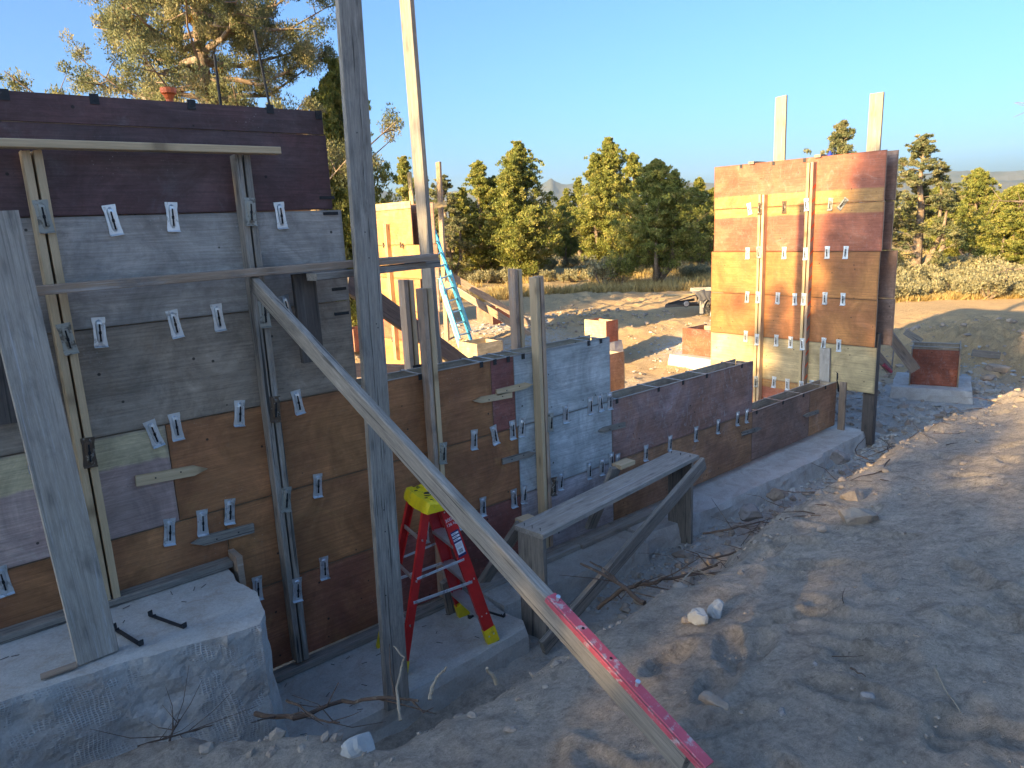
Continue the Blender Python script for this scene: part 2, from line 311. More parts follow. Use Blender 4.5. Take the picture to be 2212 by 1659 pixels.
# ------------------------------------------------------------------ mesh builder
class MB:
    def __init__(s): s.v = []; s.f = []; s.m = []
    def add(s, vs, fs, mi=0):
        o = len(s.v); s.v += [tuple(x) for x in vs]; s.f += [tuple(o + i for i in f) for f in fs]; s.m += [mi] * len(fs)
    def box(s, a, b, mi=0):
        x0, y0, z0 = a; x1, y1, z1 = b
        s.add([(x0, y0, z0), (x1, y0, z0), (x1, y1, z0), (x0, y1, z0), (x0, y0, z1), (x1, y0, z1), (x1, y1, z1), (x0, y1, z1)],
              [(0, 3, 2, 1), (4, 5, 6, 7), (0, 1, 5, 4), (1, 2, 6, 5), (2, 3, 7, 6), (3, 0, 4, 7)], mi)
    def board(s, L, wd, th, ch=0.003, mi=0, jag=0.0):
        """board along X from 0 to L, width along Y, thickness along Z, chamfered"""
        w2, t2 = wd / 2, th / 2
        ring = [(-w2 + ch, -t2), (w2 - ch, -t2), (w2, -t2 + ch), (w2, t2 - ch), (w2 - ch, t2), (-w2 + ch, t2), (-w2, t2 - ch), (-w2, -t2 + ch)]
        vs = [(0, y, z) for y, z in ring] + [(L + (random.uniform(-jag, jag) if jag else 0), y, z) for y, z in ring]
        fs = [(i, i + 8, (i + 1) % 8 + 8, (i + 1) % 8) for i in range(8)] + [tuple(range(8)), tuple(reversed(range(8, 16)))]
        s.add(vs, fs, mi)
    def tube(s, pts, rad, seg=8, mi=0, caps=True):
        pts = [Vector(p) for p in pts]; n = len(pts)
        rad = rad if hasattr(rad, '__len__') else [rad] * n
        t0 = (pts[1] - pts[0]).normalized(); up = Vector((0, 0, 1)) if abs(t0.z) < 0.9 else Vector((1, 0, 0))
        u = t0.cross(up).normalized(); vs = []
        for i in range(n):
            t = (pts[min(i + 1, n - 1)] - pts[max(i - 1, 0)]).normalized()
            u = (u - t * u.dot(t)).normalized(); w_ = t.cross(u)
            for k in range(seg):
                a = 2 * math.pi * k / seg; vs.append(pts[i] + (u * math.cos(a) + w_ * math.sin(a)) * rad[i])
        fs = [(i * seg + k, i * seg + (k + 1) % seg, (i + 1) * seg + (k + 1) % seg, (i + 1) * seg + k) for i in range(n - 1) for k in range(seg)]
        if caps: fs += [tuple(reversed(range(seg))), tuple(range((n - 1) * seg, n * seg))]
        s.add(vs, fs, mi)
    def prism(s, poly, y0, y1, mi=0):
        """polygon in XZ extruded along Y"""
        n = len(poly)
        s.add([(x, y0, z) for x, z in poly] + [(x, y1, z) for x, z in poly],
              [tuple(range(n)), tuple(reversed(range(n, 2 * n)))] + [(i + n, (i + 1) % n + n, (i + 1) % n, i) for i in range(n)], mi)
    def mesh(s, name, mats, smooth=False):
        me = bpy.data.meshes.new(name); me.from_pydata(s.v, [], s.f)
        for m in (mats if isinstance(mats, (list, tuple)) else [mats]): me.materials.append(MATS[m])
        me.polygons.foreach_set('material_index', s.m)
        if smooth: me.polygons.foreach_set('use_smooth', [True] * len(s.f))
        me.update(); return me
def tag(o, label=None, cat=None, group=None, kind=None):
    if label: o['label'] = label
    if cat: o['category'] = cat
    if group: o['group'] = group
    if kind: o['kind'] = kind
    return o
WM = {}            # world matrices of what has been placed
def put(name, me, parent=None, M=None):
    o = bpy.data.objects.new(name, me); COL.objects.link(o)
    M = M or Matrix.Identity(4)
    WM[o.as_pointer()] = M
    if parent is not None:
        o.parent = parent; M = WM[parent.as_pointer()].inverted() @ M
    o.matrix_basis = M; return o
def thing(name, label, cat, loc=(0, 0, 0), group=None):
    o = bpy.data.objects.new(name, None); COL.objects.link(o); o.location = loc; WM[o.as_pointer()] = Matrix.Translation(loc)
    o.empty_display_size = 0.1
    return tag(o, label, cat, group)
def frame(org, x, y):
    x = Vector(x).normalized(); y = Vector(y); y = (y - x * y.dot(x)).normalized(); z = x.cross(y)
    return Matrix(((x.x, y.x, z.x, org[0]), (x.y, y.y, z.y, org[1]), (x.z, y.z, z.z, org[2]), (0, 0, 0, 1)))
def beam(name, a, b, wide, wd, th, mat, parent=None, jag=0.0, ch=0.003):
    """board from a to b (centre line); wide = direction of its width"""
    a = Vector(a); b = Vector(b); mb = MB(); mb.board((b - a).length, wd, th, ch, 0, jag)
    return put(name, mb.mesh(name, mat), parent, frame(a, b - a, wide))
def sheet(name, mat, parent, lo, hi, face='-Y', th=0.018, edgemat='ply_inside'):
    """plywood sheet standing upright. face -Y: spans x,z at y; face -X: spans y,z at x. lo,hi = (h0,z0,pos),(h1,z1)"""
    (h0, z0, pos), (h1, z1) = lo, hi
    L, H = h1 - h0, z1 - z0; mb = MB()
    x0, x1, zz0, zz1, t = -L / 2, L / 2, -H / 2, H / 2, th
    c = 0.0015
    mb.add([(x0, c, zz0), (x1, c, zz0), (x1, c, zz1), (x0, c, zz1), (x0 + c, 0, zz0 + c), (x1 - c, 0, zz0 + c), (x1 - c, 0, zz1 - c), (x0 + c, 0, zz1 - c), (x0, t, zz0), (x1, t, zz0), (x1, t, zz1), (x0, t, zz1)],
           [(4, 5, 6, 7), (0, 1, 5, 4), (1, 2, 6, 5), (2, 3, 7, 6), (3, 0, 4, 7), (8, 11, 10, 9)], 0)
    mb.add([(x0, c, zz0), (x1, c, zz0), (x1, c, zz1), (x0, c, zz1), (x0, t, zz0), (x1, t, zz0), (x1, t, zz1), (x0, t, zz1)],
           [(0, 4, 5, 1), (1, 5, 6, 2), (2, 6, 7, 3), (3, 7, 4, 0)], 1)
    me = mb.mesh(name, [mat, edgemat])
    if face == '-Y': M = frame(((h0 + h1) / 2, pos, (z0 + z1) / 2), (1, 0, 0), (0, 1, 0))
    else: M = frame((pos, (h0 + h1) / 2, (z0 + z1) / 2), (0, -1, 0), (1, 0, 0))
    return put(name, me, parent, M)

# ------------------------------------------------------------------ noise (numpy)
def _hash(i, j, s):
    h = (i * 374761393 + j * 668265263 + s * 974711) & 0xffffffff
    h = ((h ^ (h >> 13)) * 1274126177) & 0xffffffff
    return ((h ^ (h >> 16)) & 0xffff) / 65535.0
def vnoise(x, y, s=0):
    xi = np.floor(x).astype(np.int64); yi = np.floor(y).astype(np.int64); fx = x - xi; fy = y - yi
    fx = fx * fx * (3 - 2 * fx); fy = fy * fy * (3 - 2 * fy)
    a = _hash(xi, yi, s); b = _hash(xi + 1, yi, s); c = _hash(xi, yi + 1, s); d = _hash(xi + 1, yi + 1, s)
    return (a * (1 - fx) + b * fx) * (1 - fy) + (c * (1 - fx) + d * fx) * fy - 0.5
def fbm(x, y, o=4, s=0):
    r = 0; a = 1.0
    for k in range(o): r = r + a * vnoise(x * 2 ** k + 17.3 * k, y * 2 ** k - 9.1 * k, s + k); a *= 0.5
    return r
def sst(a, b, x):
    t = np.clip((x - a) / (b - a), 0, 1); return t * t * (3 - 2 * t)

# ------------------------------------------------------------------ ground
rngp = np.random.RandomState(3)
PRINTS = [(rngp.uniform(0.8, 9), rngp.uniform(-1.5, 1.9), rngp.uniform(0, math.pi), rngp.uniform(0.014, 0.030)) for _ in range(190)]
def height(x, y):
    x = np.asarray(x, float); y = np.asarray(y, float)
    n1 = fbm(x * 0.5, y * 0.5, 4, 1); n2 = fbm(x * 2.3, y * 2.3, 4, 5); n3 = fbm(x * 9, y * 9, 3, 11)
    # bank the camera stands on (towards -Y), its edge along the trench
    edge = 1.98 + 0.22 * n1 + 0.10 * n2 + 0.03 * n3
    edge = edge + 0.05 * sst(3.0, 5.5, x) - 0.3 * sst(6, 9, x) + 0.7 * sst(1.2, 0.2, x)
    bankz = -1.50 - 0.30 * sst(0.7, 2.2, y) + 0.04 * n1 + 0.008 * n2 + 0.010 * n3 + 0.007 * fbm(x * 24, y * 24, 2, 91)
    bankz = bankz - 0.28 * sst(7.5, 12, x) - 0.5 * sst(12, 20, x) - 0.25 * sst(20, 40, x)
    floor = -3.06 - 0.09 * sst(4.6, 4.2, y) * sst(9.9, 9.4, x) + 0.05 * n1 + 0.035 * n2 + 0.022 * n3
    run = 1.10 - 0.05 * sst(2, 5, x) + 0.5 * sst(7.5, 10.5, x)
    t = sst(0, 1, (y - edge) / run)
    z = bankz * (1 - t) + floor * t
    # hump of dirt against the block at the left
    z = np.maximum(z, -2.50 + 0.10 * n2 + 0.03 * n3 - 1.2 * np.abs(y - 3.15) - 1.1 * np.maximum(0, x - 0.95))
    # pit edges: left of the form, right, and far side
    out = -2.72 + 0.08 * n1 + 0.02 * n2 + 0.010 * n3
    e1 = sst(12.4, 15.8, x + 0.7 * n1 + 0.25 * n2 - 0.16 * (y - 5) * (y < 9) - 0.9 * sst(7, 5, y))
    e2 = sst(0, 1.3, (y - (9.9 + 0.55 * n1 + 0.3 * n2 + 0.42 * (np.maximum(12 - x, -3))) ) / 2.0) * sst(9.5, 11.0, x)
    e2 = np.maximum(e2, sst(15.5, 17.5, y + n1))
    e3 = sst(1.5, 0.2, x) * sst(5.2, 6.2, y)
    up = np.clip(np.maximum(np.maximum(e1, e2), 0), 0, 1) * sst(2.6, 3.6, y)
    z = z * (1 - up) + np.maximum(z, out) * up
    z = z * (1 - e3) + np.maximum(z, -1.75 + 0.1 * n1) * e3
    # spoil mounds
    for mx, my, r, hh in ((13.6, 13.4, 2.1, 0.22), (15.6, 9.6, 1.6, 0.08), (15.6, 4.4, 1.8, 0.28), (18.3, 5.0, 1.8, 0.15), (18.5, 17.5, 3, 0.15)):
        z = z + hh * np.exp(-((x - mx) ** 2 + (y - my) ** 2) / r ** 2) * (1 + 0.8 * n2 + 0.5 * n3)
    # rough diggings
    rough = sst(3.3, 4.6, y) * (1 - sst(24, 34, y + x * .3))
    z = z + rough * (0.035 * np.abs(n2) + 0.02 * n3) * (1 - 0.75 * sst(11, 14, x + y * .25))
    cl = np.maximum(0, fbm(x * 5.5, y * 5.5, 3, 23) - 0.05)
    z = z + cl * 0.06 * sst(-0.2, 0.5, n1 + 0.3 * np.exp(-((y - edge) ** 2) / 0.2)) * (1 - 0.6 * sst(10, 14, x + y * .4)) * sst(60, 20, x + y)
    z = z + np.exp(-((y - edge) ** 2) / 0.10) * (0.03 + 0.05 * n2)
    z = z + 0.008 * np.abs(fbm(x * 2.6 + y * .7, y * 9 - x * 1.5, 3, 61)) * sst(2.6, 1.6, y)
    # gentle dunes and natural terrain beyond
    far = sst(22, 45, x * 0.55 + y * 0.84)
    z = z + far * (0.25 * n1)
    return z
def soften_prints(x, y, z):
    for px_, py_, a, d in PRINTS:
        dx = x - px_; dy = y - py_; u = dx * math.cos(a) + dy * math.sin(a); v = -dx * math.sin(a) + dy * math.cos(a)
        r2 = (u / 0.145) ** 2 + (v / 0.055) ** 2
        k = r2 < 6
        z = np.where(k, z - d * np.exp(-r2 ** 3) + 0.45 * d * np.exp(-((np.sqrt(r2) - 1.35) ** 2) / 0.06) + 0.003 * np.exp(-r2 ** 2) * np.sign(np.sin(u * 160)), z)
    return z
def seg(a, b, st): return np.arange(a, b, st)
def geom(a, b, k): return a * (b / a) ** (np.arange(1, k + 1) / k)
xs = np.concatenate([-geom(3, 5000, 34)[::-1], seg(-3, 0, .10), seg(0, 4.2, .018), seg(4.2, 10, .035), seg(10, 20, .085), seg(20, 34, .3), geom(34, 5000, 46)])
ys = np.concatenate([-geom(3, 5000, 34)[::-1], seg(-3, 0, .08), seg(0, 3.3, .018), seg(3.3, 6, .035), seg(6, 18, .09), seg(18, 40, .3), geom(40, 5000, 46)])
X, Y = np.meshgrid(xs, ys)
Z = height(X, Y)
near = (X > 0) & (X < 10) & (Y > -2) & (Y < 2.3)
Z[near] = soften_prints(X[near], Y[near], Z[near])
nx, ny = len(xs), len(ys)
def grid_mesh(name, X, Y, Z, mat):
    ny, nx = X.shape
    me = bpy.data.meshes.new(name); me.vertices.add(nx * ny)
    me.vertices.foreach_set('co', np.stack([X, Y, Z], -1).astype(np.float32).ravel())
    i = np.arange(nx * ny).reshape(ny, nx)
    q = np.stack([i[:-1, :-1], i[:-1, 1:], i[1:, 1:], i[1:, :-1]], -1).reshape(-1, 4)
    me.loops.add(q.size); me.loops.foreach_set('vertex_index', q.ravel().astype(np.int32))
    me.polygons.add(len(q)); me.polygons.foreach_set('loop_start', np.arange(0, q.size, 4, dtype=np.int32))
    me.polygons.foreach_set('use_smooth', np.ones(len(q), bool))
    me.materials.append(MATS[mat]); me.update(calc_edges=True); return me
gme = grid_mesh('ground', X, Y, Z, 'dirt')
lime = np.zeros_like(X)
for lx, ly, rx, ry in ((6.5, 3.85, 4.2, 0.28), (12.2, 4.3, 1.7, 1.3), (10.2, 4.6, 1.2, 0.6), (12.2, 15.2, 1.6, 1.4), (14.2, 9.9, 1.7, 0.7), (10, 12.5, 2, 1), (3.9, 3.75, 1.2, 0.3)):
    lime = np.maximum(lime, np.exp(-(((X - lx) / rx) ** 2 + ((Y - ly) / ry) ** 2) ** 2) * 0.9)
scrub = sst(0.42, 0.62, (X * 0.5 + Y * 0.86) / 60 + 0.05 * fbm(X * .2, Y * .2, 3, 31)) * (X + Y > 10)
sub = sst(11.0, 13.5, X * .8 + Y * .45)  # mask of the painted sunlit warmth, rising towards the far clearing
for nm, arr in (('lime', lime), ('scrub', scrub), ('sunlit_tint', sub)):
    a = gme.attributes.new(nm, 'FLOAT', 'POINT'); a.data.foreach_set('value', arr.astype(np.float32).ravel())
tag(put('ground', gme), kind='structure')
def hz(x, y): return float(height(np.array([x]), np.array([y]))[0])

# ------------------------------------------------------------------ mountains
def ridge(name, crest, dist, snowline=None, rough=1.0, seed=0):
    """crest: list of (px, py) of the skyline; built at its own distance with near and far slopes"""
    az, el = [], []
    for x, y in crest:
        d = ray(x, y); az.append(math.atan2(d.y, d.x)); el.append(d.z / math.hypot(d.x, d.y))
    o = np.argsort(az); az = np.array(az)[o]; el = np.array(el)[o]
    A = np.linspace(az[0], az[-1], 420); E = np.interp(A, az, el)
    prof = [(-0.16, 0.0), (-0.12, 0.22), (-0.08, 0.5), (-0.045, 0.74), (-0.02, 0.90), (-0.006, 0.985), (0, 1), (0.02, 0.9), (0.09, 0.4), (0.16, 0)]
    XX, YY, ZZ, SS = [], [], [], []
    for dr, f in prof:
        r = dist * (1 + dr + 0.012 * fbm(A * 60, A * 0 + dr * 9, 4, seed))
        z = -4 + (dist * E + 4) * f * (1 + (1 - f) * 0.5 * fbm(A * 90, A * 0 + dr * 30, 4, seed + 3) * rough) + dist * 0.0012 * fbm(A * 160, A * 0 + dr * 3, 3, seed + 7) * rough * (f > .3)
        XX.append(np.cos(A) * r); YY.append(np.sin(A) * r); ZZ.append(z)
        SS.append(np.zeros_like(A) if snowline is None else ((z > snowline) & (fbm(A * 240, A * 0 + dr * 40, 3, seed + 9) > -0.1)).astype(float))
    me = grid_mesh(name, np.array(XX), np.array(YY), np.array(ZZ), 'hill_forest')
    a = me.attributes.new('snow', 'FLOAT', 'POINT'); a.data.foreach_set('value', np.array(SS).astype(np.float32).ravel())
    return tag(put(name, me), kind='structure')
ridge('mountain_range', [(-300, 470), (100, 440), (500, 425), (700, 412), (800, 408), (822, 410), (850, 418), (870, 419), (940, 417), (990, 412), (1040, 408), (1075, 405), (1120, 412), (1150, 409), (1180, 392), (1190, 383), (1199, 391), (1215, 398), (1240, 396), (1262, 402), (1290, 405), (1340, 398), (1370, 388), (1385, 366), (1400, 374), (1425, 392), (1460, 396), (1480, 394), (1520, 395), (1560, 398), (1700, 392), (1900, 384), (2030, 372), (2060, 370), (2090, 368), (2120, 374), (2150, 371), (2180, 370), (2212, 369), (2500, 360)], 4300, 330, 0.6)
ridge('hills', [(-300, 500), (400, 470), (830, 445), (960, 442), (1100, 430), (1200, 432), (1350, 425), (1500, 418), (1900, 400), (2100, 392), (2500, 380)], 3300, None, 0.5, 40)

# ------------------------------------------------------------------ vegetation
def tri_mesh(name, P, tone, mat, extra=None):
    """P: (n,3,3) triangles"""
    n = len(P); me = bpy.data.meshes.new(name)
    vs = P.reshape(-1, 3); idx = np.arange(3 * n); fs_start = np.arange(0, 3 * n, 3); tn = np.repeat(tone, 3)
    me.vertices.add(3 * n); me.vertices.foreach_set('co', vs.astype(np.float32).ravel())
    me.loops.add(3 * n); me.loops.foreach_set('vertex_index', idx.astype(np.int32))
    me.polygons.add(n); me.polygons.foreach_set('loop_start', fs_start.astype(np.int32))
    a = me.attributes.new('tone', 'FLOAT', 'POINT'); a.data.foreach_set('value', tn.astype(np.float32))
    me.materials.append(MATS[mat]); me.update(calc_edges=True); return me
def sprays(rs, centers, radii, per, size, tones, droop=0.0):
    n = len(centers); c = np.repeat(centers, per, 0); r = np.repeat(radii, per)
    d = rs.normal(size=(n * per, 3)); d /= np.linalg.norm(d, axis=1)[:, None]
    pos = c + d * (r * rs.uniform(0.15, 1.0, n * per) ** 0.6)[:, None] * np.array([1, 1, 0.8])
    ax = d * 0.6 + rs.normal(size=d.shape) * 0.5 + np.array([0, 0, 0.60 - droop]); ax /= np.linalg.norm(ax, axis=1)[:, None]
    sd_ = np.cross(ax, rs.normal(size=d.shape)); sd_ /= np.linalg.norm(sd_, axis=1)[:, None] + 1e-9
    L = size * rs.uniform(0.6, 1.5, n * per)[:, None]; W = L * rs.uniform(0.22, 0.42, n * per)[:, None]
    P = np.stack([pos - sd_ * W, pos + sd_ * W, pos + ax * L], 1)
    t = np.repeat(tones, per) + rs.normal(0, 0.14, n * per)
    return P, np.clip(t, 0, 1)
def juniper(seed, h, rad, base, nclump, per, size, shape=1.0, spires=3, open_=0.0, mat='juniper_leaf', lean=0.0):
    """returns meshes (trunk, crown, extra): trunk with limbs, crown of leaf sprays"""
    rs = np.random.RandomState(seed); tb = MB()
    lean_v = np.array([rs.uniform(-1, 1) * lean, rs.uniform(-1, 1) * lean])
    tops = [(0, 0, h, rad)]
    for k in range(spires - 1):
        a = rs.uniform(0, 6.28); q = rs.uniform(0.25, 0.5) * rad; tops.append((q * math.cos(a), q * math.sin(a), h * rs.uniform(0.62, 0.90), rad * rs.uniform(0.40, 0.62)))
    C, Rr, T = [], [], []
    tr0 = 0.035 * h * 0.9
    for (ox, oy, hh, rr) in tops:
        pts = [(ox * min(1, t * 3) * 1.0 + lean_v[0] * t * hh + rs.normal(0, .03), oy * min(1, t * 3) + lean_v[1] * t * hh + rs.normal(0, .03), t * hh * 0.97 - 0.05) for t in np.linspace(0, 1, 8)]
        tb.tube(pts, [max(0.012, tr0 * (1 - t) ** 0.8) * (1 if rr == rad else 0.6) for t in np.linspace(0, 1, 8)], 7)
    nb = max(10, nclump // 11)
    for b in range(nb):
        ox, oy, hh, rr = tops[rs.randint(len(tops))] if rs.rand() < 0.6 else tops[0]
        t = base + (1 - base) * rs.rand() ** 0.9; 
        prof = (1 - (t - base) / (1 - base)) ** shape * min(1.0, 0.55 + 2.2 * (t - base)) * rr
        a = rs.uniform(0, 6.28); L = max(0.12, prof * rs.uniform(0.72, 1.18)); up_ = rs.uniform(0.15, 0.75) * L
        p0 = np.array([ox * min(1, t * 3), oy * min(1, t * 3), t * hh]); e = p0 + np.array([math.cos(a) * L, math.sin(a) * L, up_])
        md = (p0 + e) / 2 + np.array([0, 0, -0.12 * L + rs.normal(0, .05)])
        tb.tube([p0, md, e], [max(0.008, 0.011 * L + 0.012), 0.012, 0.005], 5, caps=False)
        k = max(2, int(nclump / nb))
        for j in range(k):
            s = rs.uniform(0.30 + 0.2 * open_, 1.04); q = p0 * (1 - s) ** 2 + 2 * md * s * (1 - s) + e * s * s
            q = q + rs.normal(0, 0.10 + 0.07 * L, 3) * np.array([1, 1, 0.7])
            C.append(q); Rr.append(rs.uniform(0.4, 1.0) * (0.09 + 0.07 * rad) * (1 - 0.3 * open_) * (0.30 + 0.70 * (1 - t) ** 0.8)); T.append(rs.uniform(0.1, 0.9))
    for (ox, oy, hh, rr) in tops:      # leader tips
        for j in range(int(nclump * 0.05) + 3):
            z = hh * rs.uniform(0.82, 1.0); q = (hh - z) * 0.22 * rr / 1.5
            C.append(np.array([ox + rs.normal(0, q + .02), oy + rs.normal(0, q + .02), z])); Rr.append(0.035 + 0.08 * (hh - z)); T.append(rs.uniform(0.2, 0.8))
    C = np.array(C); C[:, 0] += lean_v[0] * C[:, 2]; C[:, 1] += lean_v[1] * C[:, 2]
    P, tn = sprays(rs, C, np.array(Rr), per, size, np.array(T))
    return tb.mesh('trunk', 'bark', True), tri_mesh('crown', P, tn, mat)
def plant_tree(meshes, x, y, label, group=None, name='juniper_tree', sc=1.0, rot=0.0, zsc=1.0, z=None, cat='tree'):
    z = hz(x, y) - 0.05 if z is None else z
    t = thing(name, label, cat, (x, y, z), group); t.rotation_euler = (0, 0, rot); t.scale = (sc, sc, sc * zsc)
    for nm, me in zip(('trunk', 'crown'), meshes):
        o = bpy.data.objects.new(nm, me); COL.objects.link(o); o.parent = t
    return t
def ground_at(px, dist):
    """plan position of image column px at that distance along the view axis"""
    d = ray(px, 560); s = dist; return d.x * s, d.y * s
def tree_h(px, py_top, dist):
    x, y = ground_at(px, dist); zt = dep(px, py_top, dist).z
    return x, y, zt - hz(x, y)
PROTO = {
 'cone': juniper(11, 7.0, 2.7, 0.05, 1900, 46, 0.085, 1.15, 3),
 'dense': juniper(12, 7.6, 3.4, 0.06, 2700, 46, 0.088, 1.05, 4),
 'slim': juniper(13, 7.0, 2.1, 0.05, 1400, 46, 0.080, 1.2, 2),
 'round': juniper(14, 6.8, 3.3, 0.15, 2400, 46, 0.088, 0.95, 5),
 'loose': juniper(15, 7.0, 2.6, 0.08, 760, 54, 0.076, 0.85, 5, 0.5, 'juniper_leaf_grey'),
}
PH = {'cone': 7.0, 'dense': 7.6, 'slim': 7.0, 'round': 6.8, 'loose': 7.0}
TREES = [ # px, top py, distance, proto, rot, width factor, label
 (888, 345, 36, 'slim', 0.3, 0.75, 'slim juniper half hidden behind the thinner tall grey post'),
 (968, 380, 34, 'loose', 1.2, 1.0, 'greyish loose juniper right behind the blue ladder'),
 (1008, 408, 38, 'slim', 2.2, 0.8, 'short spiky juniper between the blue ladder and the pointed cone tree'),
 (1043, 352, 37, 'cone', 0.0, 0.95, 'narrow cone juniper with a sharp spire left of the broad pointed juniper'),
 (1130, 312, 36, 'dense', 1.9, 0.82, 'broad dark pointed juniper with thick double trunk left of the mountain peak'),
 (1218, 425, 42, 'round', 1.0, 0.6, 'low rounded juniper directly below the distant pointed peak'),
 (1252, 388, 48, 'slim', 4.0, 0.9, 'thin juniper spire right of the distant pointed peak'),
 (1318, 305, 36, 'dense', 3.4, 0.80, 'tallest juniper with twin spires in the middle of the treeline'),
 (1417, 346, 30, 'round', 0.6, 0.88, 'bright green juniper on a bare orange marked trunk at the clearing edge'),
 (1508, 386, 40, 'cone', 5.0, 0.9, 'juniper at the left edge of the tall lit formwork'),
 (1805, 268, 24, 'loose', 2.0, 0.75, 'sparse juniper top showing above the tall formwork'),
 (1978, 296, 25, 'loose', 0.0, 1.05, 'tall sparse juniper just right of the tall formwork'),
 (2098, 364, 33, 'round', 2.6, 0.8, 'golden green juniper between the sparse tall one and the right edge'),
 (2045, 415, 36, 'dense', 0.9, 0.8, 'low green juniper under the right hand mountain ridge'),
 (2190, 396, 26, 'round', 4.1, 1.05, 'wide drooping juniper at the right edge of the picture'),
 (2150, 420, 40, 'cone', 1.4, 0.9, 'small pointed juniper beside the wide drooping one at the right'),
 (22, 122, 32, 'loose', 0.8, 0.95, 'juniper tip rising over the dark wall at the far left'),
 (762, 150, 19.5, 'dense', 2.0, 0.55, 'dense juniper glimpsed between the tall wall and the wide grey post'),
 (838, 430, 44, 'cone', 2.9, 0.8, 'small juniper between the two tall grey posts'),
]
for px_, py_, dist, pr, rot, wf, lab in TREES:
    x, y, h = tree_h(px_, py_, dist)
    k = h / PH[pr]; wf *= 1.28; plant_tree(PROTO[pr], x, y, lab, None, 'juniper_tree', k * wf, rot, 1 / wf)
rs = np.random.RandomState(5)
for i in range(46):     # farther trees that close the gaps of the treeline
    px_ = 860 + i * 31 + rs.uniform(-12, 12)
    dist = rs.uniform(48, 80)
    x, y = ground_at(px_, dist)
    pr = ['cone', 'dense', 'round', 'slim'][i % 4]
    k = rs.uniform(2.9, 4.4) / PH[pr]
    plant_tree(PROTO[pr], x, y, 'distant juniper filling the back of the treeline', 'distant junipers closing the treeline', 'juniper_tree', k, rs.uniform(0, 6), 1.0)

# the big old juniper behind the tall wall
def big_juniper():
    rs = np.random.RandomState(41); tb = MB(); C, Rr, T = [], [], []
    H = 8.6
    tr = [(0.05 * math.sin(t * 7), 0.05 * math.cos(t * 5), t * H) for t in np.linspace(0, 1, 12)]
    tb.tube(tr, [0.27 * (1 - t) ** 0.7 + 0.02 for t in np.linspace(0, 1, 12)], 10)
    for b in range(78):
        t = 0.12 + 0.86 * (b / 78) ** 0.95; a = b * 2.4 + rs.uniform(-.5, .5)
        env = (4.6 * min(1, 0.72 + 0.9 * t) * (1 - max(0, t - 0.5) * 1.0))
        L = env * rs.uniform(0.62, 1.05); p0 = np.array(tr[min(11, int(t * 11))]) * np.array([1, 1, 0]) + np.array([0, 0, t * H])
        rise = rs.uniform(-0.05, 0.42) * L
        pts = [p0]
        for s in (0.25, 0.5, 0.75, 1.0):
            pts.append(p0 + np.array([math.cos(a + 0.25 * s * math.sin(b)) * L * s, math.sin(a + 0.25 * s * math.sin(b)) * L * s, rise * s ** 1.4 - 0.12 * L * math.sin(s * 3) * .6]) + rs.normal(0, 0.09, 3))
        tb.tube(pts, [0.075 * L / 4.6 + .02, 0.05, 0.035, 0.022, 0.008], 6, caps=False)
        for j in range(9):          # side twigs
            s = rs.uniform(0.28, 1.0); i0 = min(3, int(s * 4)); f = s * 4 - i0
            q = pts[i0] * (1 - f) + pts[min(4, i0 + 1)] * f
            dr = rs.normal(size=3); dr[2] = abs(dr[2]) * 0.5 - 0.15; dr /= np.linalg.norm(dr); l = rs.uniform(0.4, 1.15) * (1.2 - 0.5 * s)
            e = q + dr * l; tb.tube([q, (q + e) / 2 + rs.normal(0, .04, 3), e], [0.016, 0.010, 0.004], 4, caps=False)
            for k in range(4):
                u = rs.uniform(0.35, 1.05); C.append(q + dr * l * u + rs.normal(0, 0.10, 3)); Rr.append(rs.uniform(0.13, 0.27)); T.append(rs.uniform(0.15, 0.95))
    P, tn = sprays(rs, np.array(C), np.array(Rr), 150, 0.042, np.array(T))
    return tb.mesh('trunk', 'bark', True), tri_mesh('crown', P, tn, 'juniper_leaf_grey'), rs
bt, bc, rs2 = big_juniper()
bx, by = ground_at(492, 18.0)
BK = 0.94
big = plant_tree((bt, bc), bx, by, 'huge old juniper with open grey green crown behind the tall dark wall', None, 'juniper_tree', BK, 0.4, 1.28)
for (px_, py_, d, r) in ((300, 52, 16.7, 0.14), (484, 182, 17.3, 0.15), (477, 158, 17.1, 0.10), (322, 65, 16.8, 0.09), (415, 40, 16.6, 0.10)):
    c = (np.array(dep(px_, py_, d)) - np.array((bx, by, big.location.z))) / BK / np.array([1, 1, 1.28]); ca, sa = math.cos(-0.4), math.sin(-0.4)
    c = np.array([c[0] * ca - c[1] * sa, c[0] * sa + c[1] * ca, c[2]])
    P, tn = sprays(rs2, c[None, :] + rs2.normal(0, r * .4, (3, 3)), np.array([r] * 3), 90, 0.05, np.array([.3, .6, .8]), 0.6)
    o = bpy.data.objects.new('mistletoe_clump', tri_mesh('mistletoe_clump', P, tn, 'mistletoe')); COL.objects.link(o); o.parent = big
